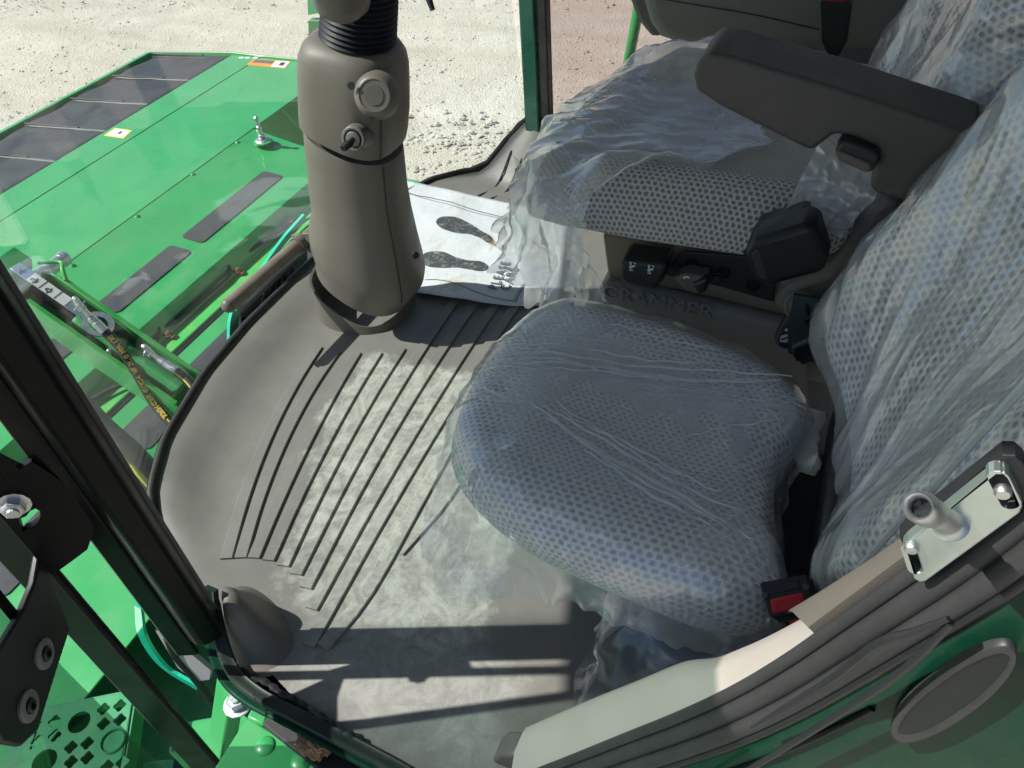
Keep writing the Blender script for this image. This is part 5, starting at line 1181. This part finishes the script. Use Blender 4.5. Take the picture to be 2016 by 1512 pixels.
# film over the instructor backrest, pleated upwards
FILM_BI = mk_plastic('back_film', .26, .80, 14, .7, (.93, .965, .96), stretch=((aI * .9 - bI * .43).normalized(), (aI * .43 + bI * .9).normalized(), nI), gloss=.11)
def skirtBI(t, d): return (.135 + .02 * math.sin(t * 50) + .05 * sstep(.5, .95, -d.y), .030 + .03 * sstep(.4, .9, -d.y))
def dispBI(p, kind, s, d, ex, ey, ez):
    w = ex * d.x + ey * d.y; q = V(((ex * .9 - ey * .43).dot(p) * 3.0, (ex * .43 + ey * .9).dot(p) * .6, 0)); r = rmf(p, 7, 21.) - .8; f = fbm(p, 9, 8.); pl_ = rmf(q, 7, 2.) - .8
    k = .35 + .45 * s if kind == 't' else .7
    return p + ez * (k * (.002 * r + .005 * f + .008 * pl_) + .006) + w * ((.006 + .005 * r + .007 * f) if kind != 't' else 0.)
fBI = cushion('backrest_film', OBI, cI, aI, bI, nI, .035, .045, .115, FILM_BI, None, N=360, K=80, dome=domeBI, off=.006, skirt=skirtBI, disp=dispBI)
tag(fBI, 'loose wrinkled plastic film covering the instructor backrest at the right', 'plastic film')
# weld seam along the near edge of that film, torn flap on its far edge
sm = [cI + aI * (-.205) + bI * v + nI * (.034 + .006 * math.sin(v * 30)) for v in (-.03, .08, .2, .32, .44, .52)]
sm = [aty(a, b, y) for a, b, y in ((1690, 1120, .40), (1760, 1040, .395), (1830, 968, .39), (1920, 865, .385), (2016, 760, .38), (2060, 700, .38))]
tube('weld_seam', sm, .0028, FOLD, fBI, 6)
gr = []
q4 = [aty(1585, 800, .74), aty(1612, 808, .72), aty(1606, 940, .62), aty(1570, 930, .66)]
for i in range(14):
    row = []
    for j in range(24):
        u, v = i / 13, j / 23; p = q4[0].lerp(q4[1], u).lerp(q4[3].lerp(q4[2], u), v); row.append(p + V((-1, -.3, 0)) * .012 * (fbm(p, 20) + math.sin(u * 7) * .5) + V((0, 0, .008 * fbm(p, 40) * abs(v - .5) * 2)))
    gr.append(row)
sheet('torn_flap', gr, FILM_M, fBI)
# belt buckle by the door
bo = aty(1548, 1172, .425); bn_ = ((CAM - bo).normalized() + V((-.25, .05, .1))).normalized()
bp_ = lambda px, py, k=0.: atp(px, py, bo + bn_ * k, bn_)
ib = thing('belt_buckle', bo, 'black belt buckle with a red press button beside the instructor cushion', 'belt buckle')
prism('buckle_body', [bp_(1495, 1150), bp_(1500, 1146), bp_(1584, 1130), bp_(1590, 1134), bp_(1600, 1196), bp_(1594, 1202), bp_(1520, 1216), bp_(1514, 1212)], bn_ * -.045, pm('buckle_black', (.018, .022, .027), .6, spec=.2), ib, .004, 3)
prism('tongue_slot', [bp_(1513, 1152, .0008), bp_(1572, 1140, .0008), bp_(1576, 1158, .0008), bp_(1517, 1172, .0008)], bn_ * -.004, NAVYB, ib, .001)
rb = prism('press_button', [bp_(1515, 1179, .003), bp_(1580, 1165, .003), bp_(1586, 1195, .003), bp_(1520, 1208, .003)], bn_ * -.008, RED, ib, .002)
text('button_word', 'PRESS', .0095, bp_(1527, 1200, .0032), bp_(1580, 1186, .0032) - bp_(1527, 1200, .0032), bp_(1527, 1180, .0032) - bp_(1527, 1200, .0032), RED, rb, .0012)
for px, py in ((1506, 1172), (1587, 1155)): lathe('screw', [(.0032, 0), (.0030, .0012), (0, .0014)], bp_(px, py, .001), bn_, DSTEEL, ib, 10)
prism('buckle_stalk', [bp_(1528, 1206, -.02), bp_(1590, 1196, -.02), bp_(1640, 1290, -.10), bp_(1580, 1300, -.10)], bn_ * -.02, BLACKM, ib, .004)
prism('red_tag', [bp_(1552, 1222, -.01), bp_(1572, 1217, -.01), bp_(1574, 1226, -.01), bp_(1556, 1232, -.01)], bn_ * -.004, RED, ib)
# blue wrapped parcel under the seat, loose film over it
OUTP = [(-.115, .50), (-.10, .48), (.10, .455), (.20, .46), (.22, .60), (.20, .78), (-.02, .82), (-.10, .78), (-.12, .62)]
def dP(x, y): return .02 * fbm((x, y, 0), 9)
o = cushion('blue_parcel', OUTP, O3, X3, Y3, Z3, .20, .03, .195, BLUE, None, N=80, K=18, dome=dP, tuck=-.01); tag(o, 'dark blue wrapped parcel on the floor under the instructor seat', 'parcel')
def skP(t, d): return (.205 + .01 * math.sin(t * 70), .030 + .012 * math.sin(t * 40))
def dsP(p, kind, s, d, ex, ey, ez):
    r = rmf(p, 10, 41.) - .8; return p + V((d.x, d.y, 0)) * (.012 + .014 * r if kind != 't' else 0) + V((0, 0, .012 * r + .01 if kind == 't' else 0))
fP = cushion('parcel_film', OUTP, O3, X3, Y3, Z3, .21, .03, .2, FILM_P, None, N=200, K=30, dome=dP, off=.014, skirt=skP, disp=dsP)
tag(fP, 'loose clear film around the blue parcel under the seat', 'plastic film')
